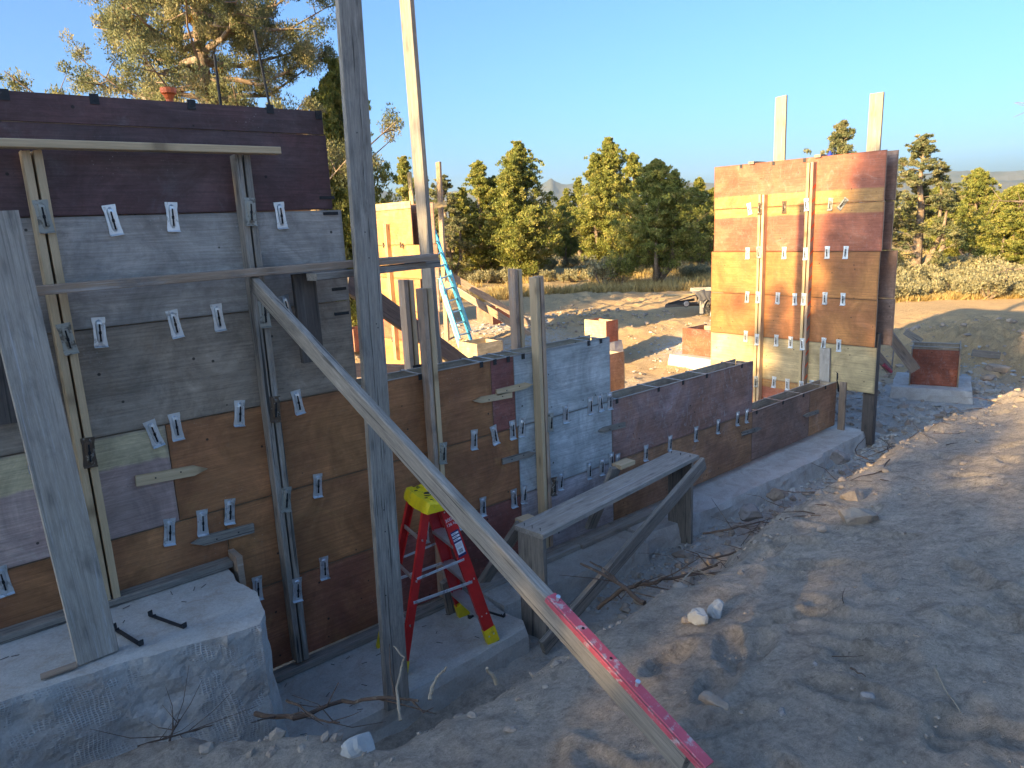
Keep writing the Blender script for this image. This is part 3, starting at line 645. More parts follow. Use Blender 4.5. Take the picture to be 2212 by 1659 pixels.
# junipers to the left of the site, out of the picture: they throw the shade
SH = [(-18.5, 0.4, 'loose', 1.3, 4.0), (-14.0, 1.15, 'slim', 0.62, 1.0), (-13.0, 3.9, 'slim', 0.9, 3.0), (-11.0, 3.75, 'slim', 1.12, 1.0), (-12.5, 1.6, 'slim', 0.75, 2.0), (-19.5, 3.1, 'loose', 1.6, 2.0), (-17.0, -9.2, 'dense', 1.3, 0.5), (-15.0, -4.9, 'dense', 1.2, 2.1), (-16.5, -2.0, 'dense', 1.2, 3.0), (-14.5, 2.7, 'dense', 1.0, 4.2), (-21, -3.4, 'loose', 1.3, 1.0), (-26, -0.3, 'loose', 1.15, 5.2), (-24, -7.5, 'round', 1.3, 5.0), (-13, -12.5, 'round', 1.1, 0.2)]
for i, (x, y, pr, k, rot) in enumerate(SH):
    plant_tree(PROTO[pr], x, y, 'juniper shading the site from the left', 'junipers left of the site casting the shade', 'juniper_tree', k * (.70 if x == -11.0 else 1), rot, (1 / .70 if x == -11.0 else 1.0), z=-2.2)

# sagebrush and dry grass
def sagebrush(seed, h, r, n, mat='sage_leaf'):
    rs = np.random.RandomState(seed); tb = MB(); C = []
    for b in range(16):
        a = rs.uniform(0, 6.28); q = r * rs.uniform(.4, 1); e = np.array([math.cos(a) * q, math.sin(a) * q, h * rs.uniform(.55, 1)])
        tb.tube([(0, 0, 0), e * np.array([.6, .6, .45]), e], [0.02, 0.012, 0.004], 4, caps=False)
        for j in range(5): C.append(e * rs.uniform(.6, 1.05) + rs.normal(0, .05, 3))
    P, tn = sprays(rs, np.array(C), np.full(len(C), 0.13 * max(h, r) / .6), n, 0.075, rs.uniform(.1, .9, len(C)))
    return tb.mesh('stems', 'bark'), tri_mesh('foliage', P, tn, mat)
SG = [sagebrush(1, .6, .6, 22), sagebrush(2, .75, .55, 22), sagebrush(3, .5, .7, 22)]
DK = sagebrush(4, 1.3, .8, 40, 'juniper_leaf')
rs = np.random.RandomState(9)
def bush(me, x, y, lab, grp, k, nm='sagebrush'):
    t = thing(nm, lab, 'shrub', (x, y, hz(x, y) - .03), grp); t.scale = (k, k, k); t.rotation_euler = (0, 0, rs.uniform(0, 6))
    for n_, m_ in zip(('stems', 'foliage'), me):
        o = bpy.data.objects.new(n_, m_); COL.objects.link(o); o.parent = t
for i in range(46):
    px_ = rs.uniform(940, 1540); d = rs.uniform(32, 46); x, y = ground_at(px_, d)
    bush(SG[i % 3], x, y, 'grey green sagebrush in the dry grass under the treeline', 'sagebrush in front of the middle treeline', rs.uniform(.5, 1.0))
for i in range(110):
    px_ = rs.uniform(1925, 2330); d = rs.uniform(20.5, 30); x, y = ground_at(px_, d)
    bush(SG[i % 3], x, y, 'pale sagebrush in the band right of the tall formwork', 'pale sagebrush band at the right', rs.uniform(.6, 1.1))
x, y = ground_at(1338, 29.5); bush(DK, x, y, 'dark green bush at the clearing edge left of the bare trunk juniper', None, 1.0, 'green_bush')
x, y = ground_at(1300, 29.5); bush(SG[1], x, y, 'grey twiggy sagebrush beside the dark green bush', None, 1.5)
G = []; gt = []
for reg in (((900, 1560), (26, 60), 34000), ((1920, 2350), (20.5, 45), 20000), ((600, 900), (24, 60), 4000)):
    (a, b), (d0, d1), nn = reg
    px_ = rs.uniform(a, b, nn); d = d0 + (d1 - d0) * rs.rand(nn) ** 1.6
    k = (px_ - CX) / F_PX; base = np.array(FW)[None, :] + np.array(RT)[None, :] * k[:, None] - np.array(UP)[None, :] * ((560 - CY) / F_PX)
    gx = base[:, 0] * d; gy = base[:, 1] * d
    keep = fbm(gx * .35, gy * .35, 3, 77) > -0.12; gx, gy = gx[keep], gy[keep]; m_ = len(gx)
    gz = height(gx, gy); p0 = np.stack([gx, gy, gz - .02], -1)
    hh = rs.uniform(.10, .40, m_) * (.62 if a > 1900 else 1.0); a_ = rs.uniform(0, 6.28, m_)
    wv = np.stack([np.cos(a_), np.sin(a_), 0 * a_], -1) * 0.022
    tip = p0 + np.stack([rs.normal(0, .10, m_), rs.normal(0, .10, m_), hh], -1)
    G.append(np.stack([p0 - wv, p0 + wv, tip], 1)); gt.append(rs.rand(m_))
tag(put('dry_grass', tri_mesh('dry_grass', np.concatenate(G), np.concatenate(gt), 'grass_leaf')), 'golden dry bunch grass along the edge of the clearing', 'grass', kind='stuff')
# bare dead branches reaching in from the right
db = MB(); rs = np.random.RandomState(21)
c0 = dep(2262, 520, 15); q0 = Vector((c0.x, c0.y, hz(c0.x, c0.y)))
db.tube([q0, q0 + Vector((.05, 0, 1.4)), q0 + Vector((0, .1, 2.9)), q0 + Vector((.1, .1, 4.2))], [.10, .08, .05, .02], 8)
for b in range(26):
    s = rs.uniform(.25, 1); p = q0 + Vector((0.05, 0.05, 4.2 * s)); dirv = Vector((rs.normal(), rs.normal(), rs.uniform(-.1, .7))).normalized(); L = rs.uniform(.5, 1.3)
    e = p + dirv * L; db.tube([p, (p + e) / 2 + Vector(rs.normal(0, .08, 3)), e], [.022, .014, .005], 5, caps=False)
    for j in range(6):
        f = p.lerp(e, rs.uniform(.3, 1)); dv = (dirv + Vector(rs.normal(0, .7, 3))).normalized() * rs.uniform(.15, .5); db.tube([f, f + dv], [.007, .003], 4, caps=False)
tag(put('dead_tree', db.mesh('dead_tree', 'bark')), 'bare pale branches of a dead tree at the right edge against the sky', 'tree')

# ------------------------------------------------------------------ concrete
def rough_block(name, outline, z0, z1, mat, label, cat, rough=0.012, sub=0.06, bulge=0.0, top_noise=0.006, lip=0.03, fr=4.0):
    """a cast block from a plan outline (list of xy), sides cut into a grid so that they are uneven"""
    pts = [Vector((x, y, 0)) for x, y in outline]; ring = []
    for i, p in enumerate(pts):
        q = pts[(i + 1) % len(pts)]; k = max(1, int((q - p).length / sub))
        for j in range(k): ring.append(p.lerp(q, j / k))
    n = len(ring); lv = max(2, int((z1 - z0) / sub)); V = []; Fc = []
    cen = sum(ring, Vector()) / n
    for l in range(lv + 1):
        t = l / lv
        for i, p in enumerate(ring):
            nrm = (ring[(i + 1) % n] - ring[i - 1]).cross(Vector((0, 0, 1))).normalized()
            off = bulge * (1 - t) ** 2 + rough * float(fbm(np.array([(p.x - p.y) * fr + 3.1 * t]), np.array([t * (z1 - z0) * fr + p.y * .7]), 4, 3)[0]) * 2
            off -= lip * max(0, t - 1 + 1.0 / lv) * lv * 0.5
            V.append((p.x + nrm.x * off, p.y + nrm.y * off, z0 + (z1 - z0) * t))
    for l in range(lv):
        for i in range(n): Fc.append((l * n + i, l * n + (i + 1) % n, (l + 1) * n + (i + 1) % n, (l + 1) * n + i))
    mb = MB(); mb.add(V, Fc)
    import bmesh
    bm = bmesh.new(); vs = [bm.verts.new(v) for v in V]
    for f in Fc: bm.faces.new([vs[i] for i in f])
    top = bm.faces.new([vs[lv * n + i] for i in range(n)])
    bmesh.ops.triangulate(bm, faces=[top])
    bm.normal_update()
    me = bpy.data.meshes.new(name); bm.to_mesh(me); bm.free(); me.materials.append(MATS[mat])
    return tag(put(name, me), label, cat)
rough_block('concrete_block', [(-2.2, 3.98), (-0.5, 3.86), (0.5, 3.72), (1.0, 3.60), (1.17, 3.58), (1.24, 3.68), (1.30, 3.95), (1.27, 4.2), (1.30, 4.44), (-2.2, 4.44)], -3.2, -2.02, 'concrete_lath', 'raised grey concrete footing step with lath imprint on its face, bottom left', 'footing', 0.014, 0.03, 0.06, lip=0.010, fr=7.0)
rough_block('concrete_footing', [(1.0, 3.66), (1.8, 3.64), (2.5, 3.66), (3.13, 3.70), (3.19, 3.80), (3.16, 4.0), (3.20, 4.26), (3.20, 4.95), (1.0, 4.95)], -3.3, -2.925, 'concrete', 'wide concrete footing slab under the red stepladder', 'footing', 0.008, 0.06, 0.02)
rough_block('concrete_footing', [(3.205, 4.06), (4.9, 4.02), (4.96, 4.10), (4.99, 4.95), (3.205, 4.95)], -3.3, -2.935, 'concrete', 'narrow strip footing with a rounded end behind the plank bench', 'footing', 0.010, 0.06, 0.05)
rough_block('concrete_footing', [(4.995, 4.14), (5.4, 4.06), (7.6, 4.02), (8.2, 4.02), (8.35, 4.08), (9.45, 4.10), (9.62, 4.12), (9.66, 5.0), (4.995, 5.0)], -3.3, -2.93, 'concrete_pale', 'long pale strip footing under the right hand low formwork', 'footing', 0.014, 0.06, 0.06)
# limestone shoulder of the footings
def lumps(name, label, spots, mat, cat='rubble'):
    mb = MB(); rs = np.random.RandomState(len(spots) + 3)
    for (x, y, z, r) in spots: stone(mb, rs, (x, y, z), r)
    return tag(put(name, mb.mesh(name, mat)), label, cat, kind='stuff')
t_ = (1 + 5 ** .5) / 2
ICO_V = np.array([(-1, t_, 0), (1, t_, 0), (-1, -t_, 0), (1, -t_, 0), (0, -1, t_), (0, 1, t_), (0, -1, -t_), (0, 1, -t_), (t_, 0, -1), (t_, 0, 1), (-t_, 0, -1), (-t_, 0, 1)]) / 1.902
ICO_F = [(0, 11, 5), (0, 5, 1), (0, 1, 7), (0, 7, 10), (0, 10, 11), (1, 5, 9), (5, 11, 4), (11, 10, 2), (10, 7, 6), (7, 1, 8), (3, 9, 4), (3, 4, 2), (3, 2, 6), (3, 6, 8), (3, 8, 9), (4, 9, 5), (2, 4, 11), (6, 2, 10), (8, 6, 7), (9, 8, 1)]
def stone(mb, rs, c, r):
    sc = rs.uniform(.55, 1.25, 3) * np.array([1, 1, .65]); a = rs.uniform(0, 6.28); v = ICO_V * (1 + rs.uniform(-.35, .35, (12, 1))) * sc * r
    x = v[:, 0] * math.cos(a) - v[:, 1] * math.sin(a); y = v[:, 0] * math.sin(a) + v[:, 1] * math.cos(a)
    mb.add(np.stack([x + c[0], y + c[1], v[:, 2] + c[2]], -1).tolist(), ICO_F)
rs = np.random.RandomState(31)
def scatter(n, fx, rmin, rmax, pw=2.5):
    out = []
    P = [fx() for _ in range(n)]
    Zs = height(np.array([p[0] for p in P]), np.array([p[1] for p in P]))
    for (x, y), z in zip(P, Zs): r = rmin + (rmax - rmin) * rs.rand() ** pw; out.append((x, y, float(z) + r * .15, r))
    return out
sp = scatter(1500, lambda: (rs.uniform(5.0, 9.9), rs.normal(3.98, 0.10)), .006, .035, 3.5)
sp += scatter(500, lambda: (rs.uniform(3.2, 5), rs.normal(3.95, 0.12)), .006, .03, 3.5)
sp += scatter(1300, lambda: (rs.normal(12.3, 1.0), rs.normal(4.1, .65)), .010, .07, 3.5)
sp += scatter(300, lambda: (rs.normal(12.3, 1.3), rs.normal(15.0, 1.3)), .012, .07, 3)
sp += scatter(300, lambda: (rs.normal(14.0, 1.2), rs.normal(9.7, .7)), .01, .05)
sp += scatter(500, lambda: (rs.normal(10.3, .8), rs.normal(4.9, .9)), .015, .07)
lumps('limestone_rubble', 'white broken limestone rubble around the footings', sp, 'rock_white')
sp = scatter(2600, lambda: (rs.uniform(0.3, 9), rs.uniform(-1.0, 2.6)), .003, .012, 4)
sp += scatter(1600, lambda: (rs.uniform(0.5, 10), rs.normal(2.35, .28)), .004, .035, 3)
sp += scatter(1500, lambda: (rs.uniform(4, 12), rs.uniform(2.3, 3.9)), .008, .07, 3)
sp += scatter(2600, lambda: (rs.uniform(3, 17), rs.uniform(5.2, 17)), .010, .07, 4)
sp += scatter(1000, lambda: (rs.uniform(10, 18), rs.uniform(2.5, 6.5)), .010, .10, 5)
lumps('gravel', 'loose pebbles and clods strewn over the dirt', sp, 'rock_tan', 'gravel')
sp = scatter(170, lambda: (rs.normal(13.6, .9), rs.normal(13.2, .7)), .015, .08, 2.5)
lumps('stone_heap', 'heap of rough stones shaded on the spoil mound', sp, 'rock_tan', 'rubble')

# single rocks
def rock(label, px_, py_, z, r, mat, seed, sq=(1, 1, .75), sink=.25):
    import bmesh
    p = on(px_, py_, 2, z); x, y = p.x, p.y; z = hz(x, y) if z > -2.5 else z
    bm = bmesh.new(); bmesh.ops.create_icosphere(bm, subdivisions=3, radius=1)
    rs = np.random.RandomState(seed); planes = [(Vector(rs.normal(size=3)).normalized(), rs.uniform(.5, .9)) for _ in range(12)]
    for v in bm.verts:
        c = v.co.copy()
        for nrm, d in planes:
            e = c.dot(nrm) - d
            if e > 0: c -= nrm * e
        q = float(fbm(np.array([c.x * 3 + seed]), np.array([c.y * 3 + c.z * 2]), 4, seed)[0]); c *= 1 + .22 * q
        v.co = Vector((c.x * sq[0], c.y * sq[1], c.z * sq[2])) * r
    me = bpy.data.meshes.new('rock'); bm.to_mesh(me); bm.free(); me.materials.append(MATS[mat])
    o = put('rock', me); o.location = (x, y, z + r * sq[2] * (1 - sink) * .7); o.rotation_euler = (0, 0, seed)
    return tag(o, label, 'rock')
rock('white chalky rock on the dirt beside the foot of the wide grey post', 775, 1592, -1.72, .062, 'rock_white', 3, (1.2, .8, .75))
rock('upper right of the two pale blue grey rocks on the bank', 1548, 1290, -1.62, .052, 'rock_white', 4, (1, .8, .9))
rock('lower left of the two pale blue grey rocks on the bank', 1512, 1312, -1.62, .050, 'rock_white', 5, (1, .8, .9))
rock('small stone left of the two pale rocks on the bank', 1482, 1305, -1.62, .025, 'rock_tan', 6)
rock('flat tan rock sunk in the dirt right of the pink adjuster', 1545, 1470, -1.5, .048, 'rock_tan', 8, (1.3, .7, .6), .6)
rock('small grey stone lying in the lower right dirt', 1874, 1505, -1.5, .022, 'rock_grey', 9)
rock('dusty stone lying below the flat tan rock', 1690, 1517, -1.5, .02, 'rock_grey', 10, (1.3, .8, .7))
rock('round pebble in the dirt left of the long thin stick', 1764, 1411, -1.5, .016, 'rock_grey', 19)
rock('rounded boulder on the bank where a patch of sun falls', 1850, 1128, -1.70, .11, 'rock_tan', 11, (1.2, .9, .7), .75)
rock('second boulder behind the sunlit one on the bank', 1845, 1082, -1.75, .09, 'rock_tan', 12, (1, .9, .8), .6)
rock('rock beside the trench at the far footing corner', 1810, 995, -2.9, .14, 'rock_grey', 13)
rock('flat boulder on the shaded slope behind the right pier form', 2155, 802, -2.6, .16, 'rock_tan', 14, (1.5, .8, .5))
rock('large rounded dirt clod at the lower left corner', 88, 1640, -2.15, .12, 'rock_grey', 15, (1.1, 1, .8), .4)
rock('dirty rock against the foot of the lath printed block', 428, 1510, -2.45, .12, 'rock_tan', 16, (1, 1, .8), .3)
rock('rock in the trench between bench and bank', 1625, 1120, -2.95, .13, 'rock_grey', 17)
rock('rock at the mouth of the trench near the bare roots', 1680, 1075, -2.95, .12, 'rock_tan', 18)

# ------------------------------------------------------------------ long formwork wall
wall = thing('formwork_wall', 'long plywood formwork wall stepping down from the tall dark left end to the low right end', 'formwork', (4.5, YW, -2.875))
def fp(mat, x0, x1, r, y=YW, lab=None, z=None):
    z1, z0 = z or (ROW[r], ROW[r + 1])
    g = 0.004
    o = sheet('form_panel', mat, wall, (x0 + g / 2, z0 + g, y), (x1 - g / 2, z1 - .002))
    if lab: o['label'] = lab
    return o
fp('ply_burgundy', -1.9, 2.262, 0, YW - .004, 'dark burgundy top strip', (0.75, 0.603)); fp('ply_burgundy', -1.9, 2.275, 0, YW, 'dark burgundy panel', (0.606, 0.14))
fp('ply_grey', -.10, 2.335, 1); fp('ply_grey', -1.9, -.10, 1)
fp('ply_brown_grey', -.10, 2.335, 2); fp('ply_brown_grey', -1.9, -.10, 2)
fp('ply_mauve', -1.37, 1.07, 3, lab='panel stained mauve below a cream band'); fp('ply_orange', 1.07, 3.515, 3); fp('ply_maroon', 3.515, 3.755, 3, lab='narrow reddish filler panel'); fp('ply_pale', 3.755, 4.925, 3, lab='pale lime covered panel')
fp('ply_orange', -1.11, 1.33, 4); fp('ply_orange', 1.33, 3.77, 4); fp('ply_pale', 3.77, 4.935, 4); fp('ply_mottled', 4.935, 7.345, 4, lab='panel mottled with lime')
fp('ply_orange_dark', 1.33, 2.5, 5); fp('ply_maroon', 2.5, 3.77, 5); fp('ply_pinkgrey', 3.77, 4.94, 5); fp('ply_brown', 4.94, 7.35, 5); fp('ply_umber', 7.35, 8.69, 5); fp('ply_brown', 8.69, 9.40, 5)
YB = YW + .22
for (x0, x1, r) in ((-1.9, 2.22, 0), (-1.9, 2.24, 1), (-1.9, 2.24, 2), (-1.2, 2.3, 3), (2.3, 4.9, 3), (-1.2, 2.3, 4), (2.3, 4.9, 4), (4.9, 7.33, 4), (1.3, 4.9, 5), (4.9, 7.33, 5), (7.33, 9.38, 5)):
    fp('ply_inside', x0, x1, r, YB)
for x, z1, z0 in ((2.22, 0.70, -1.05), (4.905, -1.075, -1.66), (7.325, -1.68, -2.265), (9.385, -2.285, -2.87)):
    sheet('end_panel', 'ply_inside', wall, (YW + .020, z0, x), (YB - .004, z1), '-X')
def edge_board(x0, x1, z):     # light sawn edge cap seen along the tops
    for y in (YW + .009, YB + .009):
        beam('panel_edge', (x0, y, z), (x1, y, z), (0, 1, 0), .0175, .005, 'dusty_plank', wall, ch=.001)
edge_board(2.34, 4.92, -1.058); edge_board(4.94, 7.34, -1.663); edge_board(7.36, 9.39, -2.268)
# strongbacks: pairs of boards on edge
def strongback(parent, c, z0, z1, along, face, mat, gap=.012, wd=.089, th=.038, mat2=None):
    """pair of vertical boards; c=(x,y) of the pair's back centre, face = outward direction, along = direction across the pair"""
    a = Vector(along); f = Vector(face)
    for s in (-1, 1):
        b = Vector((c[0], c[1], 0)) + a * (s * (th + gap) / 2) + f * (wd / 2)
        beam('strongback', (b.x, b.y, z0), (b.x, b.y, z1 + random.uniform(-.006, .006)), f, wd, th, mat if s < 0 or not mat2 else mat2, parent, .004)
YS = YW - .003
strongback(wall, (0.635, YS), -1.975, 0.462, (1, 0, 0), (0, -1, 0), 'pine')
strongback(wall, (1.685, YS), -2.85, 0.462, (1, 0, 0), (0, -1, 0), 'old_timber')
strongback(wall, (2.905, YS), -2.85, -0.43, (1, 0, 0), (0, -1, 0), 'pine_pink', mat2='pine')
strongback(wall, (4.00, YS), -2.80, -0.43, (1, 0, 0), (0, -1, 0), 'pine', mat2='pine_pink')
for px_ in (884, 1118):
    p = on(px_, 700, 1, YB + .06); strongback(wall, (p.x, YB + .11), -2.6, -0.38, (1, 0, 0), (0, -1, 0), 'pine_pink', mat2='pine')
# brackets
def bracket_mesh(nm, metal):
    mb = MB(); W, H = .034, .080
    poly = [(-W * 1.0, H), (-W * 1.0, H * .80), (-W * .88, H * .5), (-W * .90, -H * .4), (-W, -H * .78), (-W, -H * .97), (W, -H * .97), (W, -H * .78), (W * .90, -H * .4), (W * .88, H * .5), (W, H * .80), (W, H)]
    mb.prism(poly, -.0035, 0)
    # raised ridge, deepest at the top
    prof = [(.068, .004, .000), (.058, .015, .014), (.040, .019, .015), (.0, .018, .012), (-.045, .015, .008), (-.064, .009, .001)]
    rings = []
    for z, w_, d in prof:
        rings.append([(-w_, -.0034, z), (-w_ * .72, -.0035 - d * .75, z), (0, -.0035 - d, z), (w_ * .72, -.0035 - d * .75, z), (w_, -.0034, z)])
    vs = [v for r_ in rings for v in r_]; fs = [(i * 5 + k, i * 5 + k + 1, (i + 1) * 5 + k + 1, (i + 1) * 5 + k) for i in range(len(prof) - 1) for k in range(4)]
    mb.add(vs, [tuple(reversed(f)) for f in fs])
    mb.box((-.0040, -.0195, -.052), (.0040, -.008, .044), 1)
    mb.box((-.0065, -.0185, -.012), (.0065, -.012, .004), 1)
    mb.add([(-W, -.0035, -H * .96), (W, -.0035, -H * .96), (W, -.020, -H * 1.03), (-W, -.020, -H * 1.03), (-W, -.001, -H), (W, -.001, -H), (W, -.020, -H * 1.06), (-W, -.020, -H * 1.06)],
           [(0, 3, 2, 1), (3, 7, 6, 2), (4, 5, 6, 7), (1, 2, 6, 5), (0, 4, 7, 3)])
    return mb.mesh('bracket', [metal, 'slot_black'])
BR = {'g': bracket_mesh('b', 'galvanised'), 'r': bracket_mesh('b', 'rusty_steel'), 'd': bracket_mesh('b', 'dull_galvanised')}
def bracket(parent, px_, py_, tilt=0, kind='g', proud=0.0, axis='Y', k=1.0):
    if axis == 'Y':
        p = on(px_, py_, 1, YS - proud); M = frame(p, (1, 0, 0), (0, 1, 0))
    else:
        p = on(px_, py_, 0, XT - .003 - proud); M = frame(p, (0, -1, 0), (1, 0, 0))
    return put('bracket', BR[kind], parent, M @ Matrix.Rotation(R(tilt), 4, 'Y') @ Matrix.Scale(k, 4))
for b in [(94, 467, -3, 'd', .09), (243, 475, -7), (372, 468, 2), (541, 457, 3, 'd', .09), (606, 465, -3), (145, 731, -6, 'd', .09), (215, 717, 3), (377, 699, -6), (471, 685, -3), (571, 678, 0, 'd', .09), (618, 665, -8),
          (192, 976, 3, 'r', .09), (332, 936, -12), (380, 921, -2), (517, 892, 8), (594, 883, 6, 'r', .09), (643, 868, -6), (72, 986, 0), (366, 1148, 8), (437, 1128, 5), (496, 1104, 8), (618, 1078, 8, 'd', .09), (686, 1048, 6), (6, 1254, -4),
          (1024, 949, 5), (1068, 939, -9), (1107, 928, 0), (1127, 923, 8), (1222, 894, 2), (1275, 876, 2), (1297, 870, -6), (1317, 866, 0), (1189, 912, 4, 'd', .09), (957, 978, 6, 'd', .09), (804, 1000, 0),
          (556, 1270, 4), (642, 1273, 5, 'g', .09), (700, 1226, 3), (1043, 1094, 3), (1110, 1076, 0), (1132, 1067, 8), (1211, 1039, 5), (1273, 1016, 3), (1300, 1008, 3), (1320, 995, 3), (1334, 997, 3), (1196, 1050, 5, 'r', .09), (1395, 978, 3), (1447, 957, 3), (1503, 937, 3), (1551, 921, 4), (1593, 904, 4), (1613, 898, 4),
          (992, 1123, 3), (919, 1150, 5)]:
    bracket(wall, *b[:3], *(b[3:] if len(b) > 3 else ()))
# spreader ties across the tops, with their clips on the front face
def tie(px_, py_, z, skew=0.0, parent=None):
    p = on(px_, py_, 1, YW); mb = MB()
    mb.box((-.009, -.004, 0), (.009, .262, .0035))
    mb.box((-.017, -.0075, -.042), (.017, -.0045, .0035), 1); mb.box((-.017, .2575, -.042), (.017, .2605, .0035), 1)
    put('spreader_tie', mb.mesh('spreader_tie', ['strap_steel', 'black_steel']), parent or wall, Matrix.Translation((p.x, YW, z + .003)) @ Matrix.Rotation(skew, 4, 'Z'))
for px_, py_ in ((907, 811), (1039, 783), (1068, 778), (1097, 773), (1129, 765), (1271, 736), (1297, 731)): tie(px_, py_, ROW[3], random.uniform(-.05, .02))
for px_, py_ in ((1332, 866), (1422, 839), (1475, 822), (1526, 810), (1602, 788)): tie(px_, py_, ROW[4], random.uniform(-.05, .02))
for px_, py_ in ((1634, 884), (1691, 866), (1735, 852), (1782, 848)): tie(px_, py_, ROW[5], random.uniform(-.05, .02))
for px_, py_ in ((-140, 196), (8, 202), (203, 212), (413, 224), (583, 234), (688, 247)):
    p = on(px_, py_, 1, YW - .006); mb = MB(); mb.box((-.022, -.004, -.030), (.022, 0, .022)); mb.box((-.005, -.008, -.012), (.005, -.004, -.002)); put('tie_clip', mb.mesh('tie_clip', 'black_steel'), wall, Matrix.Translation(p))
for px_, py_ in ((707, 427), (715, 461), (733, 624), (739, 677), (905, 790)):
    p = on(px_, py_, 1, YS); mb = MB(); mb.box((-.055, -.003, -.010), (.05, 0, .010)); [mb.box((x, -.006, -.003), (x + .006, -.003, .003)) for x in (-.04, -.01, .02)]
    put('metal_strap', mb.mesh('metal_strap', 'black_steel'), wall, Matrix.Translation(p))
# pointed stakes nailed over the joints
def stake(parent, a, b, mat, wd=.062, th=.019, pt=1):
    """a..b pixel ends on the wall face; the point is at b when pt=1"""
    A = on(*a, 1, YS - th / 2); B = on(*b, 1, YS - th / 2)
    if pt < 0: A, B = B, A
    L = (B - A).length; mb = MB(); w2 = wd / 2
    poly = [(0, -w2), (L * .80, -w2), (L, 0 - w2 * .1), (L * .80, w2), (0, w2)]
    mb.prism(poly, -th / 2, th / 2); mb.box((L * .25, -th / 2 - .004, -.004), (L * .25 + .008, -th / 2, .004), 1); mb.box((L * .6, -th / 2 - .004, .004), (L * .6 + .008, -th / 2, .012), 1)
    d = (B - A).normalized(); put('stake', mb.mesh('stake', [mat, 'black_steel']), parent, frame(A, d, (0, 1, 0)))
stake(wall, (293, 1039), (448, 1011), 'pine'); stake(wall, (548, 1140), (412, 1175), 'grey_timber')
stake(wall, (1072, 848), (1150, 829), 'pine', .05); stake(wall, (1105, 852), (1021, 867), 'pine', .05)
stake(wall, (1085, 997), (1157, 977), 'grey_timber', .05); stake(wall, (1350, 917), (1293, 931), 'grey_timber', .05)
stake(wall, (1602, 938), (1645, 924), 'grey_timber', .05, pt=1); stake(wall, (1768, 889), (1735, 899), 'grey_timber', .05, pt=1)
p = on(1808, 841, 1, YW); beam('end_post', (9.44, 4.40, -2.93), (9.44, 4.40, -2.27), (0, 1, 0), .089, .038, 'aged_pine', wall)

# ------------------------------------------------------------------ tall lit formwork on the right
XT = 9.45
tall = thing('formwork_wall', 'tall sunlit orange plywood formwork standing crosswise at the right', 'formwork', (XT, 5.2, -3))
ZR = [0.67, 0.06, -0.55, -1.16, -1.77, -2.38]
def tp(mat, y0, y1, i, x=XT, z=None, lab=None):
    z1, z0 = z or (ZR[i], ZR[i + 1]); o = sheet('form_panel', mat, tall, (y0, z0 + .004, x), (y1, z1 - .002), '-X')
    if lab: o['label'] = lab
tp('ply_salmon_top', 4.03, 6.47, 0, lab='salmon panel with an ochre band at its foot'); tp('ply_salmon', 4.02, 6.46, 1)
tp('ply_amber', 4.035, 6.50, 2); tp('ply_amber', 4.03, 6.50, 3); tp('ply_yellow', 4.0, 6.49, 4, lab='cracked yellow panel'); tp('ply_salmon', 4.75, 6.0, 5, z=(-2.38, -2.95))
XB = XT + .25
for i, y0 in enumerate((4.0, 4.01, 3.93, 3.92, 4.35)): tp('ply_umber', y0, 6.45, i, XB)
# the crack in the yellow panel
mb = MB(); pts = [(1805, 802), (1809, 806), (1809, 815), (1808, 822), (1810, 830), (1811, 838), (1811, 846)]
prev = None
for k, q in enumerate(pts):
    P_ = on(*q, 0, XT - .002); wd = (.002, .010, .012, .008, .012, .013, .010)[k]; cur = (Vector((P_.x, P_.y + wd, P_.z)), Vector((P_.x, P_.y - wd, P_.z)))
    if prev: mb.add([prev[0], prev[1], cur[1], cur[0]], [(0, 1, 2, 3)])
    prev = cur
put('crack', mb.mesh('crack', 'slot_black'), tall, None)
for y, z0, z1, m1, m2 in ((on(1647, 600, 0, XT).y, -2.9, .26 - .02, 'pine', 'bright_board'), (on(1747, 600, 0, XT).y, -2.85, .60, 'aged_pine', 'bright_board')):
    strongback(tall, (XT - .003, y), z0, z1, (0, 1, 0), (-1, 0, 0), m1, .016, mat2=m2)
# orange spray marks down the right hand strongback
mb = MB(); ys_ = on(1747, 600, 0, XT).y - .027 - .0205
for k in range(16):
    z = -2.3 + k * .17; mb.add([(XT - .085, ys_, z), (XT - .01, ys_, z + .05), (XT - .01, ys_, z + .085), (XT - .085, ys_, z + .035)], [(0, 1, 2, 3)])
put('spray_mark', mb.mesh('spray_mark', 'orange_spray'), tall)
for b in [(1619, 451, -12), (1642, 450, 0, 'r', .09), (1694, 447, 0, 'r'), (1742, 442, -4, 'g', .09), (1794, 441, 4, 'd'), (1821, 440, 38, 'd'), (1615, 547, 0), (1639, 545, -5, 'd', .09), (1694, 546, 0), (1740, 548, 0, 'g', .09), (1787, 545, 0), (1827, 545, 2),
          (1614, 641, 3), (1637, 642, 0, 'g', .09), (1680, 644, 2), (1717, 646, -2), (1736, 646, 2, 'g', .09), (1782, 644, 0), (1821, 646, 0), (1611, 726, 2), (1635, 733, 0, 'g', .09), (1677, 735, 0), (1708, 739, 0), (1733, 743, -3, 'g', .09), (1779, 742, 3), (1812, 746, -2),
          (1633, 824, 0, 'd', .09), (1672, 825, 3), (1701, 830, -2), (1731, 835, 0, 'g', .09), (1753, 833, 0)]:
    bracket(tall, b[0], b[1], b[2], b[3] if len(b) > 3 else 'g', b[4] if len(b) > 4 else 0, 'X')
for px_, py_ in ((1601, 357), (1671, 350), (1738, 341)):
    p = on(px_, py_, 0, XT - .004); mb = MB(); mb.box((-.02, -.004, -.04), (.02, 0, .01)); put('tie_clip', mb.mesh('tie_clip', 'black_steel'), tall, frame((p.x, p.y, .655), (0, -1, 0), (1, 0, 0)))
